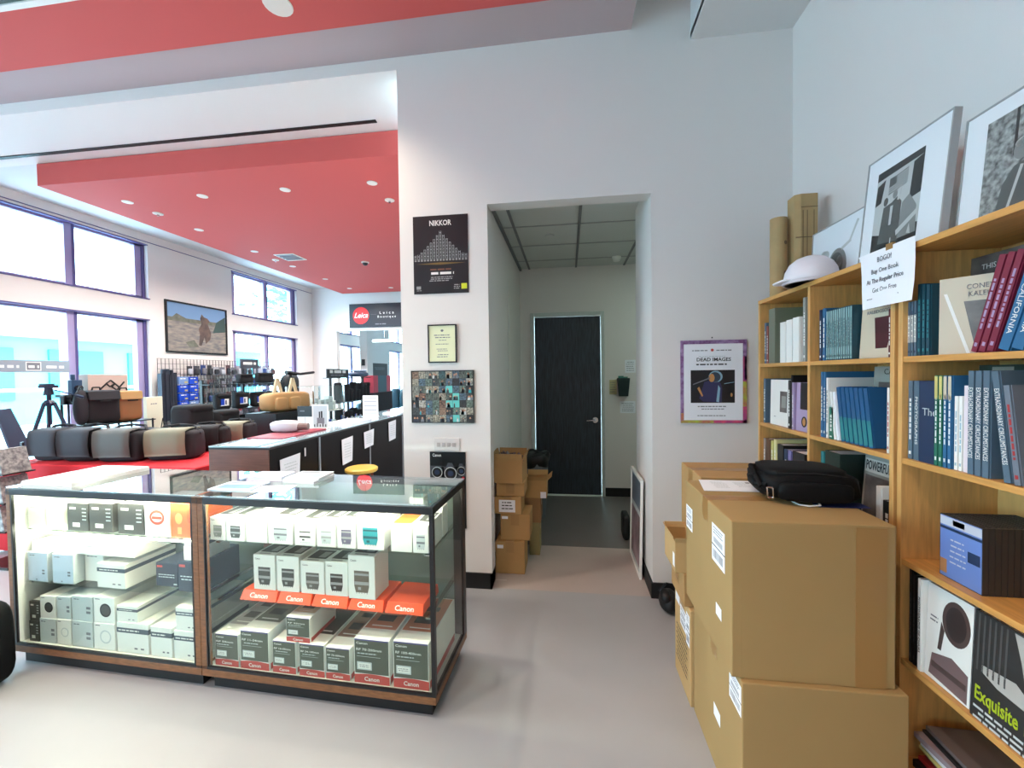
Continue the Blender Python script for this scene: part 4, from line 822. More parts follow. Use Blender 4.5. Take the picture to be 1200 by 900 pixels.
# near bookcase, second shelf
book('slate blue spine at left end of the near second shelf', 1.452, 1.472, Z2, .245, SLB)
def thdraw(f, w, h, t): ftxt(t, 'The', .032, LGREY, w, w*.72, h*.62)
book('slate blue spine with white lettering left of the dark cover', 1.428, 1.4495, Z2, .245, SLB, spine='PHOTOGRAPHS')
facing('dark navy book lettered The, facing out on the near second shelf', 1.372, 1.425, Z2, .245, NAVB, 1.062, .02, thdraw, .0)
for i, (m, n) in enumerate(((GRB, 'leftmost, green'), (GRB, 'second, green'), (BLUB, 'third, blue'), (BLUB, 'fourth, blue'))): book('spine with pale yellow top, %s of four' % n, 1.357-.0145*i, 1.3705-.0145*i, Z2, .262, m, band=(.74, .99, YLW if i < 2 else BEI), sm=WHITE, x=1.06)
facing('dark green album lying behind the yellow topped spines', 1.27, 1.40, Z2, .29, DKG, 1.19, .02, lambda f, w, h, t: f.rect(w*.3, h*.6, w*.75, h*.98, GRYB), .01)
for i in range(2): book('white narrow book with teal specks, %s of two' % ['left', 'right'][i], 1.300-.0135*i, 1.3125-.0135*i, Z2, .205, WHITE, sm=LTB)
book('pale pink white taller book beside the slate series', 1.268, 1.285, Z2, .235, M_('book_pink_white', (226, 214, 222)), sm=None)
for i in range(3): book('slate book spine titled EXTRAORDINARY CIRCUMSTANCES, %s of three upright' % ['left', 'middle', 'right'][i], 1.246-.0205*i, 1.2655-.0205*i, Z2, .275, SLB, spine='EXTRAORDINARY CIRCUMSTANCES', sw=.68, ss=.017, x=1.058)
book('slate book titled EXTRAORDINARY CIRCUMSTANCES leaning right of the upright three', 1.150, 1.170, Z2, .275, SLB, spine='EXTRAORDINARY CIRCUMSTANCES', sw=.68, ss=.017, lean_=-.035, x=1.058)
book('small grey book leaning beside the slate one at right', 1.128, 1.146, Z2, .24, M_('book_steel', (110, 120, 134)), lean_=-.03, x=1.058, sm=REDK)
def extc(f, w, h, t): f.rect(0, h*.68, w, h*.78, M_('cover_red', (150, 20, 28))); ftxt(t, 'EXTRAORDINARY', .04, M_('cover_gold', (190, 160, 104)), w, w*.5, h*.90, w*.9); ftxt(t, 'CIRCUMSTANCES', .03, M_('cover_gold', ()), w, w*.5, h*.81, w*.9)
facing('black book with gold title and red stripe at the right edge', 1.08, 1.325, Z2, .292, BKB, 1.268, .02, extc, .01)
# near bookcase, third shelf: disc cases
for i in range(13):
    y = 1.235; t = thing('disc_case', 'blue fronted disc case at front of the row' if i == 0 else 'black disc case in the row behind the blue one', 'disc case', (1.082+.0148*i, 1.31, Z3+.0006), 0.0, None if i == 0 else 'row of black disc cases')
    MB().box(0, .0012, -.064, .064, 0, .18).box(.0118, .013, -.064, .064, 0, .18).box(.0012, .0118, -.064, -.058, 0, .18).box(.0012, .0118, .058, .064, 0, .18).build('shell', mat('disc_shell', (58, 54, 52), .35), t)
    MB().box(.0012, .0118, -.058, .058, .002, .178).build('tray', CHAR, t)
    if i == 0:
        f = Flat((-.0002, .062, .002), (0, -1, 0), (0, 0, 1)); f.rect(0, 0, .124, .176, M_('disc_blue', (104, 132, 196))).up().rect(0, .150, .124, .174, M_('disc_pale', (190, 196, 210))).rect(.04, .155, .075, .17, INK).rect(0, .138, .124, .146, NAVB).rect(.085, .07, .12, .10, NAVB).rect(.0, .01, .022, .05, M_('disc_orange', (170, 120, 80))).bars(.03, .08, .11, 5, .016, M_('disc_pale', ()), .004); f.build('sleeve_print', t)
# near bookcase, fourth shelf
for i in range(3): book('black record sleeve edge, %s of three at left of the fourth shelf' % ['left', 'middle', 'right'][i], 1.448-.0135*i, 1.4605-.0135*i, Z4, .295-.01*i, BKB, sm=CHAR)
def chair(f, w, h, t):
    f.ell(w*.66, h*.72, w*.30, h*.22, M_('chair_brown', (84, 68, 66)), 28).up().ell(w*.66, h*.72, w*.22, h*.17, M_('chair_dark', (58, 48, 48)), 24)
    f.k = 1; f.poly([(w*.28, h*.36), (w*.36, h*.36), (w*.42, h*.58), (w*.34, h*.66)], M_('chair_brown', ())).poly([(w*.10, h*.05), (w*.95, h*.02), (w*.95, h*.30), (w*.60, h*.36), (w*.16, h*.28)], M_('chair_seat', (120, 98, 98)))
    f.up().rect(w*.16, h*.14, w*.92, h*.20, M_('chair_brown', ())).bars(w*.08, w*.28, h*.66, 2, .012, GREYP, .004)
facing('white book with brown armchair on its cover on the fourth shelf', 1.262, 1.405, Z4, .282, WHITE, 1.068, .03, chair, .01)
book('white spine with black lettering left of the armchair cover', 1.407, 1.4215, Z4, .285, WHITE, spine='PHOTOGRAPHS OF CHAIRS', sm=INK, x=1.06)
def exq(f, w, h, t):
    f.rect(0, 0, w, h, M_('mono_dark', (46, 48, 50))).up()
    for q in range(6): f.rect(w*(.04+q*.06), h*.45, w*(.06+q*.06), h*.98, M_('mono_mid', (78, 80, 82)))
    LS = M_('mono_light', (176, 174, 170))
    f.poly([(w*.42, h*.98), (w*.56, h*.98), (w*.64, h*.80), (w*.80, h*.66), (w*.86, h*.46), (w*.66, h*.40), (w*.56, h*.52), (w*.50, h*.76)], LS).poly([(w*.10, h*.52), (w*.46, h*.56), (w*.62, h*.47), (w*.58, h*.38), (w*.28, h*.40), (w*.10, h*.46)], LS).ell(w*.66, h*.58, w*.08, h*.07, GRYB)
    f.up().bars(w*.03, w*.9, h*.10, 3, .014, LGREY, .006)
    ftxt(t, 'Exquisite', .052, M_('lime_letters', (170, 190, 40)), w, w*.04, h*.24, w*.46, .02, 'LEFT'); ftxt(t, 'Mayhem', .052, M_('lime_letters', ()), w, w*.56, h*.24, w*.40, .02, 'LEFT')
facing('black and white photo magazine with green title Exquisite on the fourth shelf', 1.018, 1.252, Z4, .285, BKB, 1.062, .012, exq, .012)
t = thing('tablet', 'thin white and black panel leaning at right edge of the third shelf', 'panel', (1.075, 1.10, Z3+.012), 0, rot=(.25, .1, 0)); MB().box(0, .008, -.05, .035, .006, .13).build('body', WHITE, t); MB().box(-.002, .0, -.045, .03, .01, .125).build('screen', BLKM, t)
# bottom shelf magazines
random.seed(8); z = Z5+.0006
for i, (th_, m, lab) in enumerate(((.022, BKB, 'black magazine lowest of the pile on the bottom shelf'), (.012, REDK, 'dark red magazine in the low pile'), (.024, M_('mag_grey', (72, 76, 84)), 'slate magazine in the low pile'), (.008, YLW, 'yellow covered magazine in the low pile'), (.014, PAPER, 'white magazine under a black one in the low pile'), (.010, BKB, 'thin black magazine in the upper part of the low pile'), (.016, M_('mag_mauve', (150, 136, 142)), 'mauve grey magazine near the top of the low pile'), (.008, BKB, 'thin black magazine second from top of the low pile'), (.012, M_('mag_taupe', (104, 94, 94)), 'taupe magazine on top of the low pile'))):
    y0 = 1.19-.012*random.random()+.010*i; t = thing('magazine', lab, 'magazine', (1.075+.01*i % .03, 1.30, z), random.uniform(-.08, .08))
    MB().box(.002, .205, -.14, .138, th_*.12, th_*.88).build('pages', PAPER, t); MB().box(0, .207, -.142, .14, 0, th_*.12).box(0, .207, -.142, .14, th_*.88, th_).box(0, .002, -.142, .14, th_*.12, th_*.88).build('cover', m, t); z += th_+.0008

# ---- on top of the bookcases
ZS = 1.8375
t = thing('card_tube', 'round kraft mailing tube, shorter of the two on the bookcase', 'tube', (1.126, 2.425, ZS)); MB().cyl((0, 0, 0), (0, 0, .425), .040, n=24).build('tube', KRAFT3, t)
f = MB()
for (a, z0_, s) in ((1.9*PI-.3, .29, .018), (1.8*PI-.4, .13, .022)): f.cyl((.0395*math.cos(-PI/2+.5), .0395*math.sin(-PI/2+.5), z0_), (.0405*math.cos(-PI/2+.5), .0405*math.sin(-PI/2+.5), z0_), s*.6, n=10)
f.build('scuff', M_('scuff_brown', (110, 84, 60)), t)
t = thing('card_tube', 'taller creased kraft carton tube with flat sides on the bookcase', 'tube', (1.232, 2.40, ZS)); hx = [(-.055, -.03), (-.03, -.045), (.05, -.045), (.055, -.03), (.055, .04), (-.055, .04)]
MB().prism(hx, 0, .525).build('tube', KRAFT3, t, bevel=.002)
f = MB(); DL = M_('crease_dark', (104, 82, 54))
for x in (-.022, -.002, .030): f.box(x, x+.003, -.0462, -.045, .26 if x > 0 else 0, .44)
f.box(-.055, .05, -.0465, -.045, .30, .304).box(-.03, .05, -.0465, -.045, .455, .458)
for q in range(5): f.box(.012, .022, -.0464, -.045, .10+q*.022, .115+q*.022)
f.build('crease', DL, t)
t = thing('white_helmet', 'white dome shaped helmet on the edge of the bookcase top', 'helmet', (1.082, 2.04, ZS+.0))
MB().lathe([(.105, .012), (.104, .03), (.098, .06), (.082, .09), (.055, .112), (.025, .122), (.001, .124)], 28).build('shell', M_('helmet_white', (232, 226, 232)), t, smooth=True)
MB().lathe([(.107, .0), (.110, .006), (.108, .014), (.100, .014), (.098, .0)], 28).build('rim', M_('helmet_rim', (214, 206, 212)), t)
MB().soft((-.085, .03, .016), (.045, .065, .007), .6).build('visor', M_('helmet_white', ()), t, smooth=True)
def leaner(label, x0, x1, y0, y1, h, pic, thick=.014, drawer=None):
    """framed print standing on the bookcase, top leaning to the wall"""
    t = thing('framed_print', label, 'picture frame', (x0, (y0+y1)/2, ZS+.0005), 0, rot=(0, math.atan2(x1-x0, h), 0)); w = (y1-y0)/2
    MB().box(0, thick, -w, w, 0, .005).box(0, thick, -w, w, h-.005, h).box(0, thick, -w, -w+.005, .005, h-.005).box(0, thick, w-.005, w, .005, h-.005).build('frame', SILV, t)
    MB().box(.003, thick-.002, -w+.005, w-.005, .005, h-.005).build('mat_board', PAPER, t)
    f = Flat((.0028, w, 0), (0, -1, 0), (0, 0, 1)); drawer(f, 2*w, h); f.build('photograph', t)
    MB().box(-.0005, .0005, -w+.006, w-.006, .006, h-.006).build('glazing', GLASSF, t)
    return t
G1 = M_('mono_1', (52, 54, 56)); G2 = M_('mono_2', (92, 94, 94)); G3 = M_('mono_3', (140, 142, 142)); G4 = M_('mono_4', (196, 198, 198)); GN = mat('mono_foliage', (60, 62, 62), .5, noise=.9, nscale=60, col2=(190, 192, 192))
def pic_flag(f, w, h):
    x0, x1, y0, y1 = w*.165, w*.735, h*.08, h*.84; W_ = x1-x0; H_ = y1-y0; P = lambda u, v: (x0+W_*u, y0+H_*v)
    f.rect(x0, y0, x1, y1, G4).up(); f.poly([P(0, .90), P(1, .93), P(1, 1), P(0, 1)], G1).poly([P(.78, .55), P(.80, .50), P(1, .52), P(1, .93), P(.80, .90)], G1).poly([P(0, .60), P(.14, .62), P(.20, .88), P(.02, .84)], G1)
    f.poly([P(.30, .66), P(.70, .70), P(.70, .88), P(.30, .84)], G4)
    for q in range(7): f.up() if q == 0 else None; f.poly([P(.30, .67+q*.027), P(.70, .705+q*.027), P(.70, .717+q*.027), P(.30, .682+q*.027)], G2)
    f.rect(*P(.30, .76), *P(.46, .86), G2)
    f.k = 2; f.poly([P(.0, 0), P(1, 0), P(1, .20), P(.6, .24), P(.3, .20), P(0, .26)], G1)
    f.up().poly([P(.16, .12), P(.62, .08), P(.62, .52), P(.52, .60), P(.40, .56), P(.22, .54)], G2).poly([P(.60, .10), P(.98, .10), P(.94, .40), P(.78, .56), P(.64, .50)], G3).up()
    f.ell(*P(.26, .60), W_*.05, H_*.05, G2).ell(*P(.46, .64), W_*.05, H_*.05, G3).poly([P(.38, .30), P(.43, .30), P(.44, .52), P(.38, .52)], G4).poly([P(.56, .2), P(.98, .36), P(.98, .30), P(.58, .14)], G4).poly([P(.52, .56), P(.56, .72), P(.60, .72), P(.56, .55)], G4).poly([P(.80, .12), P(.84, .22), P(.88, .10)], G4).rect(*P(.45, .02), *P(.47, .14), G4)
def pic_crowd(f, w, h):
    x0, x1, y0, y1 = w*.13, w*.87, h*.06, h*.86; W_ = x1-x0; H_ = y1-y0; P = lambda u, v: (x0+W_*u, y0+H_*v)
    f.rect(x0, y0, x1, y1, GN).up()
    for q in range(3): f.rect(*P(.2+q*.22, .55), *P(.22+q*.22, 1), G1)
    for (u, s) in ((.28, 1), (.50, 1.02), (.68, 1.08), (.88, 1)):
        f.up(); f.poly([P(u-.17, 0), P(u+.15, 0), P(u+.12, .34*s), P(u+.03, .46*s), P(u-.06, .44*s), P(u-.13, .30*s)], G2).up().ell(*P(u-.02, .58*s), W_*.055, H_*.10, G3, 16).ell(*P(u-.01, .64*s), W_*.06, H_*.05, G4, 12).poly([P(u-.09, .05), P(u-.07, .05), P(u-.0, .42), P(u-.02, .43)], G4)
def pic_head(f, w, h):
    f.ell(w*.48, h*.26, w*.16, h*.30, G3, 24).up().ell(w*.46, h*.30, w*.12, h*.20, G2, 20).ell(w*.52, h*.34, w*.05, h*.10, G3, 14)
    f.k = 1; f.ell(w*.28, h*.52, w*.06, h*.08, G4, 10).ell(w*.24, h*.56, w*.05, h*.05, G4, 10).poly([(w*.66, h*.60), (w*.69, h*.60), (w*.80, h*.86), (w*.77, h*.88)], G4).poly([(w*.55, h*.50), (w*.70, h*.58), (w*.68, h*.62), (w*.54, h*.55)], G4).poly([(w*.34, h*.02), (w*.62, h*.02), (w*.60, h*.16), (w*.38, h*.16)], G3)
leaner('large framed black and white crowd photograph at right edge above bookcase', 1.150, 1.180, .90, 1.425, .345, None, .012, pic_crowd)
leaner('framed black and white photograph with striped flag, standing forward', 1.115, 1.155, 1.432, 1.792, .398, None, .022, pic_flag)
leaner('small pale framed portrait print behind the white helmet', 1.190, 1.205, 1.84, 2.257, .28, None, .012, pic_head)
# taped notice
t = thing('paper_notice', 'white paper notice offering a free book, taped over the bookcase edge', 'notice', (1.0435, 1.533, 1.660), 0)
n = 10; vs = []; rows = ((0.0, -.112, .102, -.004), (.06, -.118, .108, -.002), (.12, -.119, .112, -.0005), (.175, -.118, .118, .0), (.192, -.117, .130, .0))
for z, ya, yb, xo in rows:
    for i in range(n+1):
        y = ya+(yb-ya)*i/n; vs.append((xo-.003-.004*math.sin(PI*i/n)*(1-z/.2), y, z))
N_ = n+1; fs = [(j*N_+i, j*N_+i+1, (j+1)*N_+i+1, (j+1)*N_+i) for j in range(len(rows)-1) for i in range(n)]
mb = MB().add(vs, fs); o = mb.build('sheet', PAPER, t); sm_ = o.modifiers.new('thickness', 'SOLIDIFY'); sm_.thickness = .0006
for s_, z, sz, wd in (('BOGO!', .158, .024, .062), ('Buy One Book', .122, .022, .118), ('At The Regular Price', .090, .022, .160), ('Get One Free', .058, .022, .105)):
    txt(s_, sz, M_('notice_ink', (56, 60, 76)), (-.0085, 0, z), (0, -1, 0), (0, 0, 1), t, width=wd)
f = Flat((-.0085, .085, .030), (0, -1, 0), (0, 0, 1)); f.bars(0, .17, 0, 1, .1, GREYP, .003); f.build('small_print', t)
MB().box(-.004, .004, -.03, .0, .180, .200).build('tape_strip', TAPE, t)

# ================================================================== BACK OF THE STORE
CLOTH = mat('red_cloth', (214, 30, 44), .75, noise=.15, nscale=5)
t = thing('display_table', 'folding table under the red cloth near the windows', 'table', (-3.86, 3.55, 0))
MB().box(-.90, .90, -.60, .60, .715, .74).build('tabletop', WHITE, t)
for sx in (-.8, .8):
    for sy in (-.5, .5): MB().cyl((sx, sy, 0), (sx, sy, .715), .018, n=8).build('leg', BLKM, t)
n = 60; vs = []; prm = []
W2, H2 = .925, .625
for i in range(n):
    s_ = i/n*4; k_ = int(s_); q = s_-k_
    prm.append([(-W2+2*W2*q, -H2), (W2, -H2+2*H2*q), (W2-2*W2*q, H2), (-W2, H2-2*H2*q)][k_])
mb = MB(); rows = ((.7425, .0), (.735, .012), (.5, .03), (.25, .045), (.02, .055))
for z, o_ in rows:
    for i, (x, y) in enumerate(prm):
        wv = 1+(o_+.012*math.sin(i*1.9)*(1 if z < .73 else 0)*(1-z)); vs.append((x*wv, y*wv, z))
mb.add(vs, [(j*n+i, j*n+(i+1) % n, (j+1)*n+(i+1) % n, (j+1)*n+i) for j in range(4) for i in range(n)]+[tuple(range(n))])
o = mb.build('tablecloth', CLOTH, None, loc=(-3.86, 3.55, 0)); tag(o, 'red cloth hanging over the table of messenger bags', 'tablecloth'); 
def messenger(label, x, y, rz, w, h, d_, m, m2, z=.744, grp='messenger bags on the red table'):
    t = thing('messenger_bag', label, 'bag', (x, y, z), rz, grp)
    MB().soft((0, 0, h*.48), (w/2*.96, d_/2, h*.48), .28, 24, 12).build('body', m2, t, smooth=True)
    b = MB(); pts = []; N2 = 14
    for j in range(N2+1):     # flap over the top and down the front
        a = j/N2
        if a < .35: yy = d_*.5-d_*a/.35; zz = h*(.97+.04*math.sin(PI*a/.35))
        else: yy = -d_*.5-.012-.012*math.sin(PI*(a-.35)/.65); zz = h*.97-(a-.35)/.65*h*.80
        pts.append((yy, zz))
    wf = w*.40; vs = []
    for k_, off in ((0, .0), (1, .008)):
        for yy, zz in pts:
            for x_ in (-wf, -wf*.5, 0, wf*.5, wf): vs.append((x_-w*.06, yy-(off if zz < h*.9 else 0), zz+(off if zz > h*.5 else 0)))
    M5 = 5; T_ = (N2+1)*M5; fs = []
    for k_ in (0, 1):
        for j in range(N2):
            for i in range(4):
                q = [k_*T_+j*M5+i, k_*T_+j*M5+i+1, k_*T_+(j+1)*M5+i+1, k_*T_+(j+1)*M5+i]; fs.append(tuple(q if k_ else q[::-1]))
    for j in range(N2):
        for i in (0, 4): fs.append((j*M5+i, (j+1)*M5+i, T_+(j+1)*M5+i, T_+j*M5+i))
    for i in range(4): fs.append((N2*M5+i, N2*M5+i+1, T_+N2*M5+i+1, T_+N2*M5+i))
    b.add(vs, fs).build('flap', m, t, smooth=True)
    MB().tube([(-w*.48, 0, h*.8), (-w*.3, d_*.2, h*1.08), (0, d_*.25, h*1.12), (w*.3, d_*.2, h*1.08), (w*.48, 0, h*.8)], .012, 6).build('strap', m2, t, smooth=True)
    return t
GB = mat('bag_grey', (64, 67, 74), .8, bump=.3, bscale=200); GB2 = mat('bag_charcoal', (34, 36, 42), .8, bump=.3, bscale=200); GB3 = mat('bag_stone', (98, 100, 98), .8, bump=.3, bscale=200); GB4 = mat('bag_sand', (134, 134, 116), .8, bump=.3, bscale=200); GB5 = mat('bag_black', (20, 21, 26), .8, bump=.3, bscale=200)
messenger('dark grey messenger bag at the left end of the red table', -4.52, 3.16, .12, .30, .27, .22, GB, GB2)
messenger('grey messenger bag second from the left on the red table', -4.19, 3.16, .12, .34, .275, .24, GB, GB5)
messenger('stone grey messenger bag third from the left on the red table', -3.83, 3.17, .18, .37, .27, .24, GB3, GB2)
messenger('sand coloured messenger bag with charcoal side on the red table', -3.45, 3.27, .35, .38, .26, .24, GB4, GB2)
messenger('black folded messenger bag right of the sand coloured one', -3.50, 3.66, .45, .34, .24, .22, GB5, GB5)
messenger('pale sand messenger bag behind the black one beside the long counter', -3.50, 4.02, .2, .34, .235, .2, GB4, GB2)
t = thing('garment_pile', 'dark blue folded bags lying behind the messenger bags', 'bag', (-4.35, 3.72, .744)); MB().soft((0, 0, .07), (.3, .14, .07), .5).soft((.1, 0, .16), (.2, .12, .04), .5).build('body', mat('bag_blue_black', (40, 52, 72), .7), t, smooth=True)
t = thing('gift_bag', 'small white tag bag with black cord standing among the messenger bags', 'bag', (-3.86, 3.52, .744)); MB().box(-.05, .05, -.02, .02, 0, .20).build('body', PAPER, t); MB().tube([(-.03, 0, .20), (-.0, 0, .33), (.03, 0, .20)], .004).build('handle', BLKM, t)
# tripod
t = thing('tripod', 'black camera tripod standing before the left window', 'tripod', (-5.20, 3.555, 0)); TRI = mat('tripod_black', (26, 30, 58), .4)
MB().cyl((0, 0, 1.0), (0, 0, 1.34), .018, n=10).build('column', TRI, t); MB().lathe([(.045, 1.19), (.05, 1.22), (.03, 1.25)], 12).build('crown', TRI, t)
for a in (-PI/2, PI/6, 5*PI/6):
    c_, s_ = math.cos(a), math.sin(a); l = MB().cyl((c_*.04, s_*.04, 1.22), (c_*.22, s_*.22, .66), .016, .016, 8).cyl((c_*.22, s_*.22, .68), (c_*.36, s_*.36, 0), .011, .011, 8).cyl((c_*.215, s_*.215, .69), (c_*.225, s_*.225, .64), .021, n=8); l.build('leg', TRI, t)
MB().cyl((0, 0, 1.30), (0, 0, 1.37), .04, .03, 12).box(-.05, .05, -.05, .05, 1.37, 1.40).box(-.07, .03, -.03, .03, 1.40, 1.415).build('head', TRI, t); MB().cyl((.03, 0, 1.36), (.28, .10, 1.27), .007, n=6).cyl((.22, .08, 1.29), (.28, .10, 1.27), .014, n=8).build('pan_handle', TRI, t)
# tilted panel, stand, newspapers
t = thing('light_panel', 'tilted dark blue grey flat panel at the left window', 'panel', (-5.0, 3.155, .86), 0)
MB().hexa([(-.03, -.02, -.08), (.0, -.02, -.08), (.0, .11, -.02), (-.03, .11, -.02)], [(-.06, -.10, .33), (-.03, -.10, .33), (-.03, -.0, .34), (-.06, -.0, .34)]).build('panel', mat('panel_blue_grey', (58, 72, 96), .4), t)
MB().tube([(-.02, .04, -.03), (-.02, .02, -.5), (-.02, .02, -.86)], .015, 8).tube([(-.02, .02, -.45), (-.02, -.25, -.86)], .01).tube([(-.02, .02, -.45), (.2, .1, -.86)], .01).tube([(-.02, .02, -.45), (-.2, .15, -.86)], .01).build('stand', TRI, t)
t = thing('paper_rack', 'wire rack holding pale newspapers at the left edge', 'rack', (-4.40, 2.72, 0))
for sy in (-.10, .10): MB().box(-.01, .01, sy-.008, sy+.008, 0, .95).build('upright', BLKM, t)
MB().box(-.15, .15, -.11, .11, 0, .02).build('base', BLKM, t)
for i in range(3): MB().box(-.02, .12, -.10, .10, .28+i*.22, .29+i*.22).build('tray', BLKM, t)
NEWS = mat('newsprint', (176, 178, 176), .8, noise=.6, nscale=40, col2=(96, 98, 104))
for i in range(3):
    tt = thing('newspaper', 'folded pale newspaper in the wire rack, %s tier' % ['lowest', 'middle', 'top'][i], 'newspaper', (-4.34, 2.72, .291+i*.22)); MB().hexa([(-.02, -.09, 0), (.04, -.09, 0), (.04, .09, 0), (-.02, .09, 0)], [(-.035, -.085, .19), (.0, -.085, .19), (.0, .085, .19), (-.035, .085, .19)]).build('sheets', NEWS, tt)
# black backpack at far left foreground
t = thing('backpack', 'black backpack standing on the floor left of the display case', 'backpack', (-2.79, 1.598, 0), -.04)
MB().soft((0, 0, .20), (.14, .075, .20), .5, 24, 14).build('body', NYL, t, smooth=True); MB().soft((.02, -.08, .12), (.10, .03, .09), .5).build('pocket', NYL, t, smooth=True); MB().tube([(.12, -.04, .32), (.155, -.05, .22), (.15, -.06, .10), (.12, -.05, .05)], .012, 8).build('strap', NYL, t, smooth=True)
# rack of backpacks by the window
t = thing('display_rack', 'black wire rack under the backpacks by the window', 'rack', (-5.2, 4.135, 0))
for x in (-.15, .15):
    for y in (-.34, .34): MB().cyl((x, y, 0), (x, y, .97), .01, n=8).build('post', BLKM, t)
for z in (.25, .60, .95): MB().box(-.17, .17, -.36, .36, z, z+.012).build('shelf', BLKM, t)
def pack(name, label, x, y, z, w, h, m, m2, rz=1.35):
    t = thing(name, label, 'backpack', (x, y, z), rz)
    MB().soft((0, 0, h*.48), (w/2, .09, h*.48), .3, 20, 12).build('body', m, t, smooth=True)
    MB().hexa([(-w*.46, -.115, h*.70), (w*.46, -.115, h*.70), (w*.46, .05, h*.90), (-w*.46, .05, h*.90)], [(-w*.48, -.095, h*.98), (w*.48, -.095, h*.98), (w*.46, .07, h*1.0), (-w*.46, .07, h*1.0)]).build('flap', m2, t, bevel=.01)
    MB().box(-.05, .05, -.122, -.117, h*.66, h*.70).build('buckle', BLKM, t); MB().tube([(-.04, .06, h*.98), (-.03, .06, h*1.08), (.03, .06, h*1.08), (.04, .06, h*.98)], .008).build('grab_handle', BLKM, t)
    return t
TAN = mat('tan_leather', (150, 106, 66), .6); TAN2 = mat('tan_canvas', (166, 132, 84), .7)
pack('backpack', 'charcoal backpack with folded top on the rack by the window', -5.18, 4.0, .963, .30, .37, GB5, GB2); pack('backpack', 'tan leather backpack on the rack right of the charcoal one', -5.16, 4.27, .963, .235, .355, TAN, TAN2)
t = thing('round_bag', 'round topped grey bag standing at the left end of the backpack rack', 'bag', (-5.17, 3.81, .963)); MB().soft((0, 0, .19), (.05, .062, .19), .8).build('body', GB2, t, smooth=True); MB().tube([(0, -.04, .33), (0, 0, .42), (0, .04, .33)], .008).build('strap', BLKM, t)
t = thing('carton', 'pale box with black angular line emblem above the backpacks', 'box', (-5.36, 4.24, 1.29), 0)
MB().box(-.12, 0, -.215, .215, 0, .22).build('body', mat('pale_box', (188, 166, 156), .6), t)
b = MB(); K = lambda pts, closed=False: [b.cyl((.003, pts[i][0], pts[i][1]), (.003, pts[(i+1) % len(pts)][0], pts[(i+1) % len(pts)][1]), .0085, n=4) for i in range(len(pts) if closed else len(pts)-1)]
K([(-.10, .04), (-.02, .12), (.02, .15), (.065, .11), (.01, .075), (-.03, .115)]); K([(.03, .075), (.065, .11), (.12, .06), (.085, .03), (.03, .075)], False); K([(.085, .03), (.17, .13)])
b.build('emblem', INK, t)
t = thing('wall_shelf', 'narrow dark shelf against the window holding the pale box', 'shelf', (-5.45, 4.15, 1.26)); MB().box(-.1, .11, -.3, .32, 0, .028).build('board', BLKM, t); MB().cyl((-.05, -.28, -1.26), (-.05, -.28, 0), .012).cyl((-.05, .30, -1.26), (-.05, .30, 0), .012).build('support', BLKM, t)
t = thing('camera_gear', 'dark blue upright camera grip on the window shelf', 'camera', (-5.40, 3.93, 1.289)); MB().box(-.03, .03, -.05, .05, 0, .16).cyl((0, -.02, .16), (0, -.02, .22), .02).build('body', mat('gear_blue', (34, 60, 90), .4), t, bevel=.006); MB().cyl((.03, 0, .07), (.07, 0, .07), .03, n=14).build('lens', BLKM, t)
t = thing('camera_gear', 'small black camera body held up before the window mullion', 'camera', (-5.44, 3.89, 1.18)); MB().box(-.03, .03, -.06, .06, 0, .10).build('body', BLKM, t, bevel=.008); MB().cyl((.03, 0, .05), (.08, 0, .05), .035, n=14).build('lens', BLKM, t); MB().cyl((0, 0, -1.18), (0, 0, 0), .01).build('stand', BLKM, t)
for i in range(2):
    t = thing('mounting_board', ['cream upright board pack in front, right of the tan backpack', 'cream upright board pack behind the first'][i], 'board', (-5.2-.08*i, 4.62+.07*i, 0), .15); MB().box(-.02, .02, -.12, .12, .80, 1.22).build('board', mat('cream_board', (226, 226, 204), .6), t); MB().box(-.03, .03, -.10, .10, 0, .80).build('stand', BLKM, t); f = Flat((.0205, -.1, .8), (0, 1, 0), (0, 0, 1)); f.bars(.03, .14, .33, 1, .1, GREYP, .012); f.build('print', t)
# hanging straps, wall grid, packs
t = thing('neck_straps', 'dense bunch of dark straps hanging beside the window', 'straps', (-5.84, 5.40, .80)); random.seed(6)
b = MB()
for i in range(22): y = random.uniform(-.12, .13); b.box(random.uniform(-.03, .0), random.uniform(.03, .05), y, y+.022, random.uniform(0, .08), random.uniform(.70, .80))
tag(b.build('straps', mat('strap_dark', (36, 42, 56), .6), t), None, None, None, 'stuff')
t = thing('grid_wall', 'black wire grid panel on the wall under the dog picture', 'rack', (-5.93, 6.55, .60))
b = MB()
for i in range(41): b.box(-.003, .003, -1.2+i*.06-.002, -1.2+i*.06+.002, 0, 1.15)
for i in range(16): b.box(.003, .008, -1.2, 1.2, i*.0766-.002, i*.0766+.002)
b.build('wires', BLKM, t)
random.seed(12)
cols = [mat('pack_%d' % i, c, .5) for i, c in enumerate(((40, 44, 54), (150, 150, 160), (60, 60, 70), (110, 112, 124), (34, 60, 120), (176, 180, 190), (90, 60, 64), (50, 54, 60)))]
for r, z in enumerate((1.50, 1.28, 1.05, .80)):
    for i in range(16):
        if r == 3 and i < 3: continue
        y = 5.80+i*.124; m = random.choice(cols); h = random.uniform(.13, .18); w = random.uniform(.04, .055)
        if r < 3 and i < 0: continue
        t = thing('accessory_pack', 'small hanging accessory pack on the wire grid', 'accessory', (-5.86, y, z), 0, 'accessory packs hanging on the wire grid')
        MB().box(-.002, .002, -w, w, 0, h).build('card', m, t); MB().soft((.018, 0, h*.4), (.018, w*.8, h*.32), .5, 10, 6).build('product', random.choice(cols), t)
        MB().cyl((-.065, 0, h-.012), (.02, 0, h-.012), .003, n=5).build('hook', CHROME, t)
BP = mat('pack_blue', (26, 70, 190), .4)
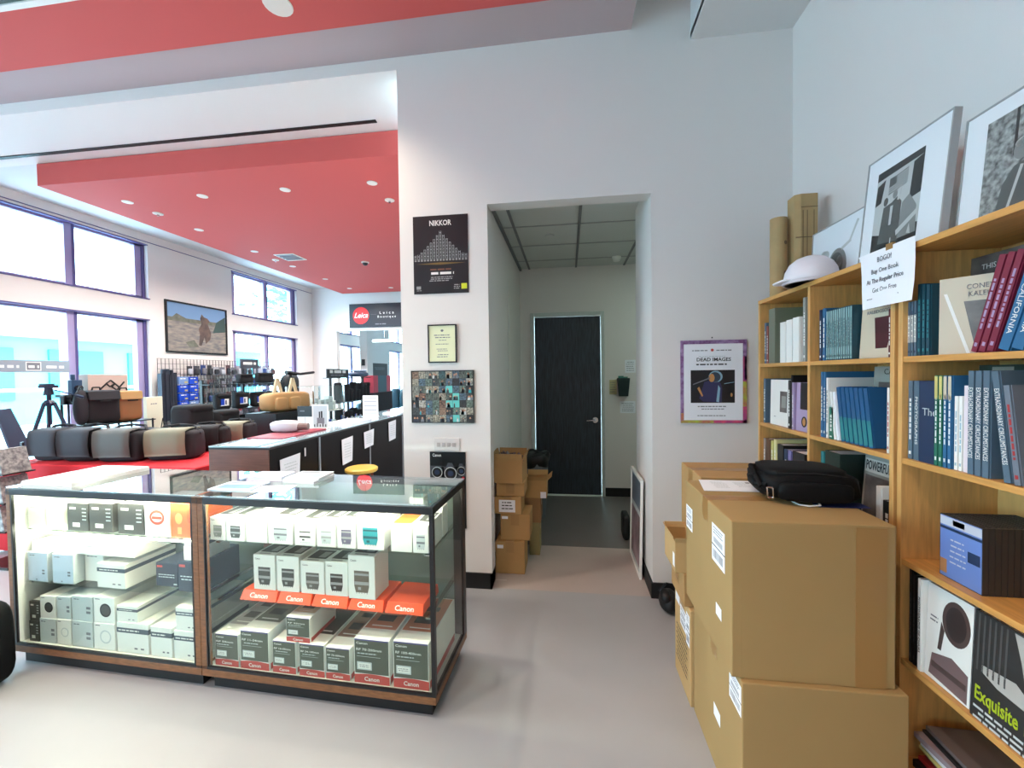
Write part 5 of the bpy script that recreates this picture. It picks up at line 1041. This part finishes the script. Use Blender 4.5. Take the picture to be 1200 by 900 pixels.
for i in range(4):
    for j in range(2):
        t = thing('film_box', 'bright blue packet in the hanging column beside the straps', 'packet', (-5.80, 5.62+.17*j, 1.36-.125*i), 0, 'bright blue packets'); MB().box(-.02, .02, -.078, .078, 0, .115).build('carton', BP if (i+j) % 4 else mat('pack_pale_blue', (120, 150, 200), .4), t, bevel=.003)
        f = Flat((.0205, -.07, 0), (0, 1, 0), (0, 0, 1)); f.bars(.01, .11, .08, 1, .1, WHITE, .014).rect(.08, .02, .13, .045, mat('pack_gold', (200, 180, 110), .5)); f.build('print', t)
def pouch(label, x, y, z, w, h, m=GB5, lab=True, grp=None, d_=.10):
    t = thing('camera_pouch', label, 'camera bag', (x, y, z), 0, grp)
    MB().soft((0, 0, h/2), (d_/2, w/2, h/2), .35, 16, 10).build('body', m, t, smooth=True)
    MB().soft((.01, 0, h*.88), (d_/2, w*.48, h*.12), .4, 16, 8).build('lid', m, t, smooth=True)
    if lab: f = Flat((d_/2+.003, -w*.28, h*.25), (0, 1, 0), (0, 0, 1)); f.rect(0, 0, w*.56, h*.42, WHITE).up().rect(0, h*.05, w*.25, h*.42, BP).rect(w*.3, h*.08, w*.4, h*.34, mat('tag_dark', (60, 60, 90), .5)); f.build('label_card', t)
    return t
t = thing('pouch_rack', 'black gondola rack carrying rows of camera pouches', 'rack', (-5.12, 6.0, 0))
for y in (-.75, 0, .75): MB().box(-.02, .02, y-.015, y+.015, 0, 1.42).build('post', BLKM, t)
for z in (.30, .62, .98, 1.36): MB().box(-.01, .16, -.78, .78, z-.012, z).build('shelf', BLKM, t)
b = MB()
for i in range(20): b.box(-.004, .0, -.75+i*.079, -.747+i*.079, .05, 1.42)
b.build('wires', BLKM, t)
for i, (y, w, z, h) in enumerate(((5.50, .26, .981, .24), (5.86, .27, .981, .25), (6.22, .27, .981, .24), (6.55, .24, .981, .24))): pouch('black camera pouch with blue and white card, %s on the upper pouch row' % ['first', 'second', 'third', 'fourth'][i], -5.04, y, z, w, h)
for i, (y, w, h) in enumerate(((5.95, .28, .15), (6.38, .36, .17))): pouch('black rounded camera case on top of the pouch rack, %s' % ['left', 'right'][i], -5.04, y, 1.361, w, h, GB5, False)
for i, (y, w, l) in enumerate(((5.48, .30, True), (5.90, .26, False), (6.30, .30, True))): pouch('dark camera pouch, %s on the lower pouch row' % ['left', 'middle', 'right'][i], -5.04, y, .621, w, .26, GB2 if i == 2 else GB5, l)
for i in range(4): pouch('small pale blue wrapped pouch, %s on the lowest pouch row' % ['first', 'second', 'third', 'fourth'][i], -5.04, 5.5+.34*i, .301, .25, .2, mat('pouch_blue', (90, 126, 170), .4), True)
random.seed(31)
for i in range(14):
    t = thing('small_pack', 'small hanging pack between the pouch rows of the rack', 'accessory', (-4.955, 5.30+.108*i, .885-.13*(i % 2)*0), 0, 'small packs between the pouch rows'); m = random.choice(cols+[mat('pack_red', (130, 40, 50), .5), mat('pack_white', (220, 224, 230), .5)])
    MB().box(-.003, .003, -.045, .045, 0, .09).build('card', m, t); MB().soft((.016, 0, .035), (.015, .034, .028), .5, 10, 6).build('product', random.choice(cols), t)
t = thing('rack_sign', 'grey sign board over the pouch rack before the far window', 'sign', (-5.12, 6.15, 1.440)); MB().box(-.01, .01, -.19, .19, .16, .31).build('board', mat('sign_grey', (66, 72, 84), .5), t); MB().cyl((0, -.16, 0), (0, -.16, .17), .008).cyl((0, .16, 0), (0, .16, .17), .008).build('post', BLKM, t)
f = Flat((.0105, -.15, .2), (0, 1, 0), (0, 0, 1)); f.bars(0, .3, .02, 1, .1, WHITE, .04); f.build('lettering', t)
# big black cases on a stool
t = thing('case_plinth', 'low black plinth under the large black cases', 'plinth', (-4.6, 4.75, 0)); MB().box(-.2, .2, -.42, .42, 0, .70).build('body', BLKM, t)
pouch('large tall black case behind the sand coloured bags', -4.6, 4.58, .7005, .38, .43, mat('case_black_matte', (17, 19, 24), .8), False, d_=.3); pouch('square black case with small white tag right of the tall one', -4.55, 4.98, .7005, .34, .33, mat('case_black_matte', ()), False, d_=.26)
# long glass counter
t = thing('long_counter', 'long black glass topped sales counter running to the back', 'counter', (-2.145, 2.74, 0))
CT = mat('counter_black', (6, 6, 9), .3, spec=.12); CB = mat('counter_brown_end', (112, 66, 50), .45, noise=.3, nscale=6, stretch=(1, 3, 12))
MB().box(-.485, -.006, .012, 6.0, .0, .925).build('body', CT, t); MB().box(-.485, -.006, 0, .012, 0, .925).build('end_panel', CB, t)
MB().box(-.485, 0, 0, 6.0, .925, .94).build('rim', BLKM, t); MB().box(-.485, 0, 0.0, 6.0, .9402, .95).build('glass_top', mat('counter_top_pale', (170, 196, 206), .08, coat=.6), t)
for y in (.62, 1.55, 2.45, 3.4): MB().box(-.006, .004, y-.008, y+.008, .061, .925).build('glass_joint', mat('joint_grey', (140, 146, 156), .4), t)
MB().box(-.004, .006, .40, .42, .80, .87).build('lock', CHROME, t)
MB().box(-.48, .003, .012, 6.0, .0, .06).build('kick', BLK, t)
for i, (y0, y1, z0, z1, n_) in enumerate(((2.86, 3.09, .60, .84, 'nearest the camera'), (3.72, 3.92, .60, .855, 'second along the counter'), (4.16, 4.38, .68, .865, 'third along the counter'), (4.77, 4.98, .66, .90, 'fourth along the counter'), (5.35, 5.55, .66, .88, 'farthest along the counter'))):
    tt = thing('price_sheet', 'white sheet taped on the black counter front, '+n_, 'paper', (-2.143, (y0+y1)/2, z0), 0)
    MB().hexa([(0, -(y1-y0)/2, 0), (.002, -(y1-y0)/2, 0), (.002, (y1-y0)/2-.02, .01), (0, (y1-y0)/2-.02, .01)], [(.0, -(y1-y0)/2-.01, z1-z0-.01), (.002, -(y1-y0)/2-.01, z1-z0-.01), (.002, (y1-y0)/2, z1-z0), (0, (y1-y0)/2, z1-z0)]).build('sheet', PAPER, tt)
    f = Flat((.0022, -(y1-y0)/2+.03, 0), (0, 1, 0), (0, 0, 1)); f.bars(.0, (y1-y0)*.7, (z1-z0)*.75, 6, (z1-z0)*.1, LGREY, .006); f.build('print', tt)
t = thing('bar_stool', 'round stool with yellow wooden seat before the counter', 'stool', (-1.90, 3.62, 0)); MB().lathe([(.135, .57), (.145, .58), (.145, .60), (.13, .61)], 28).build('seat', mat('stool_yellow', (222, 186, 86), .4), t)
for i in range(4): a = PI/4+i*PI/2; MB().cyl((.09*math.cos(a), .09*math.sin(a), .57), (.15*math.cos(a), .15*math.sin(a), 0), .014, n=8).build('leg', mat('stool_leg', (120, 60, 40), .5), t)
MB().tube([(.12*math.cos(PI/4+i*PI/2), .12*math.sin(PI/4+i*PI/2), .25) for i in range(5)], .008).build('foot_ring', CHROME, t)
ZC = .9505
for n_, lab, x, y, w, d_, h, m in (('folder', 'flat red folder lying on the near end of the counter', -2.42, 3.35, .16, .30, .012, mat('folder_red', (150, 40, 60), .5)), ('brochure', 'pale blue brochures spread at the near end of the counter', -2.38, 2.95, .15, .22, .004, mat('brochure_blue', (170, 210, 226), .5)), ('paper_pile', 'white paper pile in the middle of the counter', -2.35, 4.25, .14, .22, .02, PAPER), ('paper_pile', 'white papers farther along the counter', -2.30, 5.5, .12, .3, .015, PAPER)):
    t = thing(n_, lab, 'paper', (x, y, ZC)); MB().box(-w, w, -d_, d_, 0, h).build('sheets', m, t); f = Flat((-w, -d_, h), (1, 0, 0), (0, 1, 0)); f.bars(w*.3, w*1.6, d_*1.5, 5, d_*.2, GREYP, .012); f.build('print', t)
t = thing('fabric_roll', 'silver and white rolled bag lying on the counter', 'bag', (-2.50, 3.42, ZC+.0125)); MB().soft((0, 0, .05), (.13, .08, .05), .6).build('body', mat('silver_fabric', (196, 190, 196), .3), t, smooth=True); MB().cyl((.10, 0, .045), (.20, .02, .045), .035, .03, 14).build('end', mat('fabric_bronze', (120, 100, 96), .4), t)
def stand(name, label, x, y, w, h, drawer, m=WHITE):
    t = thing(name, label, 'sign', (x, y, ZC)); MB().box(-w/2, w/2, -.002, .002, 0, h).box(-w/2, w/2, -.03, .03, 0, .004).build('board', m, t); f = Flat((-w/2, -.0022, 0), (1, 0, 0), (0, 0, 1)); drawer(f, w, h); f.build('print', t); return t
def towers(f, w, h):
    f.rect(w*.08, h*.06, w*.92, h*.94, LGREY).up().rect(w*.42, h*.45, w*.50, h*.70, INK).rect(w*.54, h*.45, w*.64, h*.72, INK).rect(w*.3, h*.22, w*.75, h*.45, GREYP)
    for q in range(5): f.rect(w*(.12+q*.17), h*.08, w*(.18+q*.17), h*(.18+.04*(q % 2)), INK)
stand('tower_sign', 'white framed sign with dark tower picture standing on the counter', -2.36, 3.72, .168, .235, towers)
stand('menu_sign', 'black topped white card standing left of the tower sign', -2.54, 3.76, .168, .215, lambda f, w, h: f.rect(0, h*.52, w, h, BLKM).up().bars(w*.15, w*.5, h*.75, 1, .1, GREYP, .012).rect(w*.48, h*.0, w*.5, h*.5, GREYP))
stand('price_sign', 'white ruled card standing farther along the counter', -2.42, 4.87, .20, .26, lambda f, w, h: [f.rect(w*.1, h*k_, w*.9, h*k_+.008, GREYP) for k_ in (.15, .3, .5, .7, .85)])
# camel canvas bag, cabinet and rack behind the counter
t = thing('back_shelf', 'low black shelf unit behind the counter under the camel bag', 'shelf', (-3.62, 5.15, 0)); MB().box(-.2, .2, -.65, .05, .0, 1.02).build('body', BLKM, t)
t = thing('tote_bag', 'camel canvas camera bag with tall handles behind the counter', 'bag', (-3.6, 4.93, 1.0205), 1.45)
MB().soft((0, 0, .12), (.34, .12, .12), .4, 24, 12).build('body', TAN2, t, smooth=True)
for x in (-.2, .02): MB().soft((x, -.12, .10), (.09, .03, .08), .45).build('pocket', TAN2, t, smooth=True)
for x in (-.13, .12): MB().hexa([(x-.09, -.01, .2), (x-.05, -.01, .2), (x-.05, .01, .2), (x-.09, .01, .2)], [(x-.02, -.01, .42), (x+.02, -.01, .42), (x+.02, .01, .42), (x-.02, .01, .42)]).hexa([(x+.05, -.01, .2), (x+.09, -.01, .2), (x+.09, .01, .2), (x+.05, .01, .2)], [(x-.02, -.01, .42), (x+.02, -.01, .42), (x+.02, .01, .42), (x-.02, .01, .42)]).build('handle', mat('webbing_cream', (206, 190, 156), .7), t)
t = thing('domed_case', 'dark rounded case behind the camel bag before the window', 'case', (-5.04, 7.02, 1.09)); MB().soft((0, 0, .2), (.1, .2, .22), .7).build('body', mat('case_green_black', (30, 40, 44), .6), t, smooth=True); MB().box(-.02, .02, -.02, .02, -1.09, .0).build('stand', BLKM, t)
t = thing('glass_cabinet', 'glass cabinet of blue boxed gear behind the counter', 'cabinet', (-3.6, 5.60, 0)); 
for x in (-.2, .2):
    for y in (-.38, .38): MB().box(x-.01, x+.01, y-.01, y+.01, .0, 1.32).build('post', CHROME, t)
for z in (.60, .95): MB().box(-.2, .2, -.38, .38, z, z+.008).build('shelf', WHITE, t)
MB().box(-.2, .2, -.38, .38, 1.31, 1.32).build('top', GLASSC, t); MB().box(.195, .20, -.37, .37, .61, 1.31).build('door', GLASSC, t); MB().box(-.2, .2, -.38, .38, 0, .6).build('base', BLKM, t)
random.seed(14)
for r, z in enumerate((.609, .959)):
    for i in range(6):
        tt = thing('boxed_item', 'small blue or white carton inside the glass cabinet', 'box', (-3.52+random.uniform(-.05, .05), 5.30+i*.12, z), 0, 'cartons inside the glass cabinet'); h = random.uniform(.12, .26); MB().box(-.04, .04, -.05, .05, 0, h).build('carton', random.choice([BP, WHITE, LGREY, cols[0], mat('pack_pale_blue', ())]), tt, bevel=.003); f = Flat((.0402, -.04, 0), (0, 1, 0), (0, 0, 1)); f.bars(.005, .07, h*.7, 2, .02, GREYP, .008); f.build('print', tt)
t = thing('spinner_rack', 'tall black rack of camera straps and bags behind the counter', 'rack', (-3.9, 7.0, 0))
for y in (-.55, 0, .55): MB().box(-.015, .015, y-.015, y+.015, 0, 1.45).build('post', BLKM, t)
for z in (.55, 1.0, 1.42): MB().box(-.1, .14, -.6, .6, z, z+.012).build('shelf', BLKM, t)
t2 = thing('rack_sign', 'black sign board with white lettering on top of the strap rack', 'sign', (-3.88, 6.65, 1.4325)); MB().box(-.01, .01, -.33, .33, 0, .145).build('board', BLKM, t2); f = Flat((.0105, -.28, .03), (0, 1, 0), (0, 0, 1)); f.bars(0, .56, .045, 1, .1, WHITE, .05).bars(.05, .5, .0, 1, .1, GREYP, .02); f.build('lettering', t2)
random.seed(15)
for i in range(9): pouch('black bag hanging on the strap rack', -3.80, 6.50+.125*i, 1.013 if i % 2 else 1.013, .115, random.uniform(.2, .34), GB5, False, 'black bags on the strap rack')
for i in range(7): pouch('dark strap pouch with pale card on the strap rack', -3.80, 6.52+.155*i, .5625, .13, random.uniform(.26, .36), GB5, True, 'dark strap pouches low on the rack')
t = thing('cap_display', 'pale domed helmet-like cap on the right end of the strap rack', 'cap', (-3.86, 7.32, 1.436)); MB().soft((0, 0, .05), (.12, .26, .05), .7).build('crown', mat('cap_grey', (70, 90, 120), .5), t, smooth=True); MB().soft((.02, 0, .115), (.08, .2, .02), .7).build('band', mat('cap_pale', (180, 200, 226), .5), t, smooth=True)
t = thing('boxed_display', 'teal box with red ends standing at the far end of the racks', 'box', (-3.9, 8.15, 0)); MB().box(-.15, .15, -.40, .40, 0, 1.12).build('stand', GB2, t); MB().box(-.12, .12, -.20, .2, 1.121, 1.46).build('carton', mat('box_teal_dark', (50, 86, 100), .5), t); MB().box(-.12, .12, -.40, -.201, 1.121, 1.46).build('red_end', mat('box_end_red', (190, 60, 80), .5), t); MB().box(-.12, .12, .201, .40, 1.121, 1.46).build('red_end', mat('box_end_red', ()), t)
t = thing('boom_arm', 'black angled boom arm above the camel bag', 'boom arm', (-4.5, 6.3, 0)); MB().tube([(0, 0, 0), (0, 0, 1.52), (0, .25, 1.50), (0, .62, 1.53)], .022, 8).tube([(0, -.12, 1.53), (0, .12, 1.50)], .035, 8).build('arm', BLKM, t)
# picture on the window wall
t = thing('dog_picture', 'large framed colour photograph of running animal between the windows', 'picture frame', (XW, 6.075, 1.85))
b = MB(); w = .565; h = .79
b.box(0, .025, -w, w, 0, .025).box(0, .025, -w, w, h-.025, h).box(0, .025, -w, -w+.025, .025, h-.025).box(0, .025, w-.025, w, .025, h-.025); b.build('frame', BLKM, t)
f = Flat((.012, -w+.02, .02), (0, 1, 0), (0, 0, 1)); w2 = 2*w-.04; h2 = h-.04
MB().box(.002, .012, -w+.02, w-.02, .02, h-.02).build('backing', BLKM, t)
SND = mat('photo_sand', (150, 140, 128), .5, noise=.35, nscale=7, col2=(96, 98, 104), stretch=(1, 1, 4)); SKY = mat('photo_sky', (110, 146, 186), .5); SCR = mat('photo_scrub', (110, 112, 100), .5, noise=.4, nscale=12); DOG = mat('photo_animal', (104, 84, 74), .5, noise=.4, nscale=9, col2=(60, 52, 52))
f.rect(0, 0, w2, h2*.62, SND).rect(0, h2*.62, w2, h2*.70, SCR).rect(0, h2*.70, w2, h2, SKY).up().poly([(w2*.05, h2*.66), (w2*.15, h2*.78), (w2*.3, h2*.70), (w2*.35, h2*.62)], SCR).poly([(w2*.75, h2*.45), (w2*.99, h2*.5), (w2*.99, h2*.85), (w2*.82, h2*.7)], mat('photo_green', (50, 74, 70), .5))
f.up().poly([(w2*.55, h2*.62), (w2*.53, h2*.74), (w2*.56, h2*.84), (w2*.60, h2*.78), (w2*.66, h2*.76), (w2*.70, h2*.70), (w2*.66, h2*.64), (w2*.72, h2*.44), (w2*.70, h2*.30), (w2*.62, h2*.20), (w2*.60, h2*.34), (w2*.54, h2*.14), (w2*.50, h2*.16), (w2*.52, h2*.40), (w2*.50, h2*.50)], DOG).poly([(w2*.28, h2*.20), (w2*.42, h2*.26), (w2*.50, h2*.12), (w2*.34, h2*.10)], SCR); f.build('photograph', t)
# round red camera sign on the far wall
t = thing('wall_sign', 'black wall sign with red disc above the opening in the far wall', 'sign', (-4.25, YB, 2.575)); MB().box(-.76, .76, -.03, 0, 0, .545).build('board', mat('sign_navy_black', (22, 26, 38), .4), t)
MB().cyl((-.475, -.030, .275), (-.475, -.036, .275), .195, n=36).build('disc', mat('disc_red', (226, 36, 40), .5), t)
txt('Leica', .17, WHITE, (-.475, -.0375, .275), parent=t, bold=.01, shear=.35, width=.33); txt('Leica', .085, WHITE, (.15, -.032, .325), parent=t, space=1.8, width=.34); txt('Boutique', .07, WHITE, (.15, -.032, .235), parent=t, space=1.6, width=.44)
f = Flat((-.76, -.0302, 0), (1, 0, 0), (0, 0, 1)); f.rect(.52, .29, .66, .293, GREYP).bars(.6, .95, .06, 1, .1, GREYP, .02); f.build('small_print', t)
t = thing('thermostat', 'small dark thermostat on the far wall left of the opening', 'thermostat', (-5.16, YB+.9, 1.72)); MB().box(-.04, .04, -.03, 0, 0, .16).build('body', BLKM, t); MB().box(-.1, .1, 0.0, .3, -1.72, 1.0).build('pillar', WALL, t)
t = thing('dark_poster', 'dark poster hanging between far windows beyond the opening', 'poster', (XW+.01, 12.65, 1.10)); MB().box(0, .01, -.55, .55, 0, .75).build('sheet', BLKP, t); f = Flat((.011, -.5, 0), (0, 1, 0), (0, 0, 1)); f.ell(.5, .25, .2, .12, mat('poster_magenta', (150, 60, 130), .5)).bars(.1, .9, .6, 2, .05, GREYP, .02); f.build('print', t)
t = thing('leather_sofa', 'dark teal tufted leather sofa beyond the far opening', 'sofa', (-5.0, 11.3, 0)); LTH = mat('teal_leather', (30, 62, 76), .35)
MB().soft((0, 0, .32), (.75, .42, .13), .3, 24, 10).build('seat', LTH, t, smooth=True); MB().box(-.72, .72, -.36, .36, .04, .22).build('base', LTH, t)
for i in range(5): MB().soft((-.56+i*.28, .34, .70), (.15, .10, .38), .55).build('back_cushion', LTH, t, smooth=True)
for s_ in (-1, 1): MB().soft((s_*.80, 0, .42), (.11, .44, .30), .5).build('armrest', LTH, t, smooth=True)
t = thing('pendant_light', 'long white linear light hanging beyond the far opening', 'light', (-5.3, 11.3, 2.42)); MB().box(-.5, .3, -.05, .05, 0, .06).build('housing', mat('pendant_white', (250, 255, 255), .5, emit=3), t)
for x in (-.35, .15): MB().cyl((x, 0, .06), (x, 0, 1.0), .006, n=6).build('cable', CHROME, t)
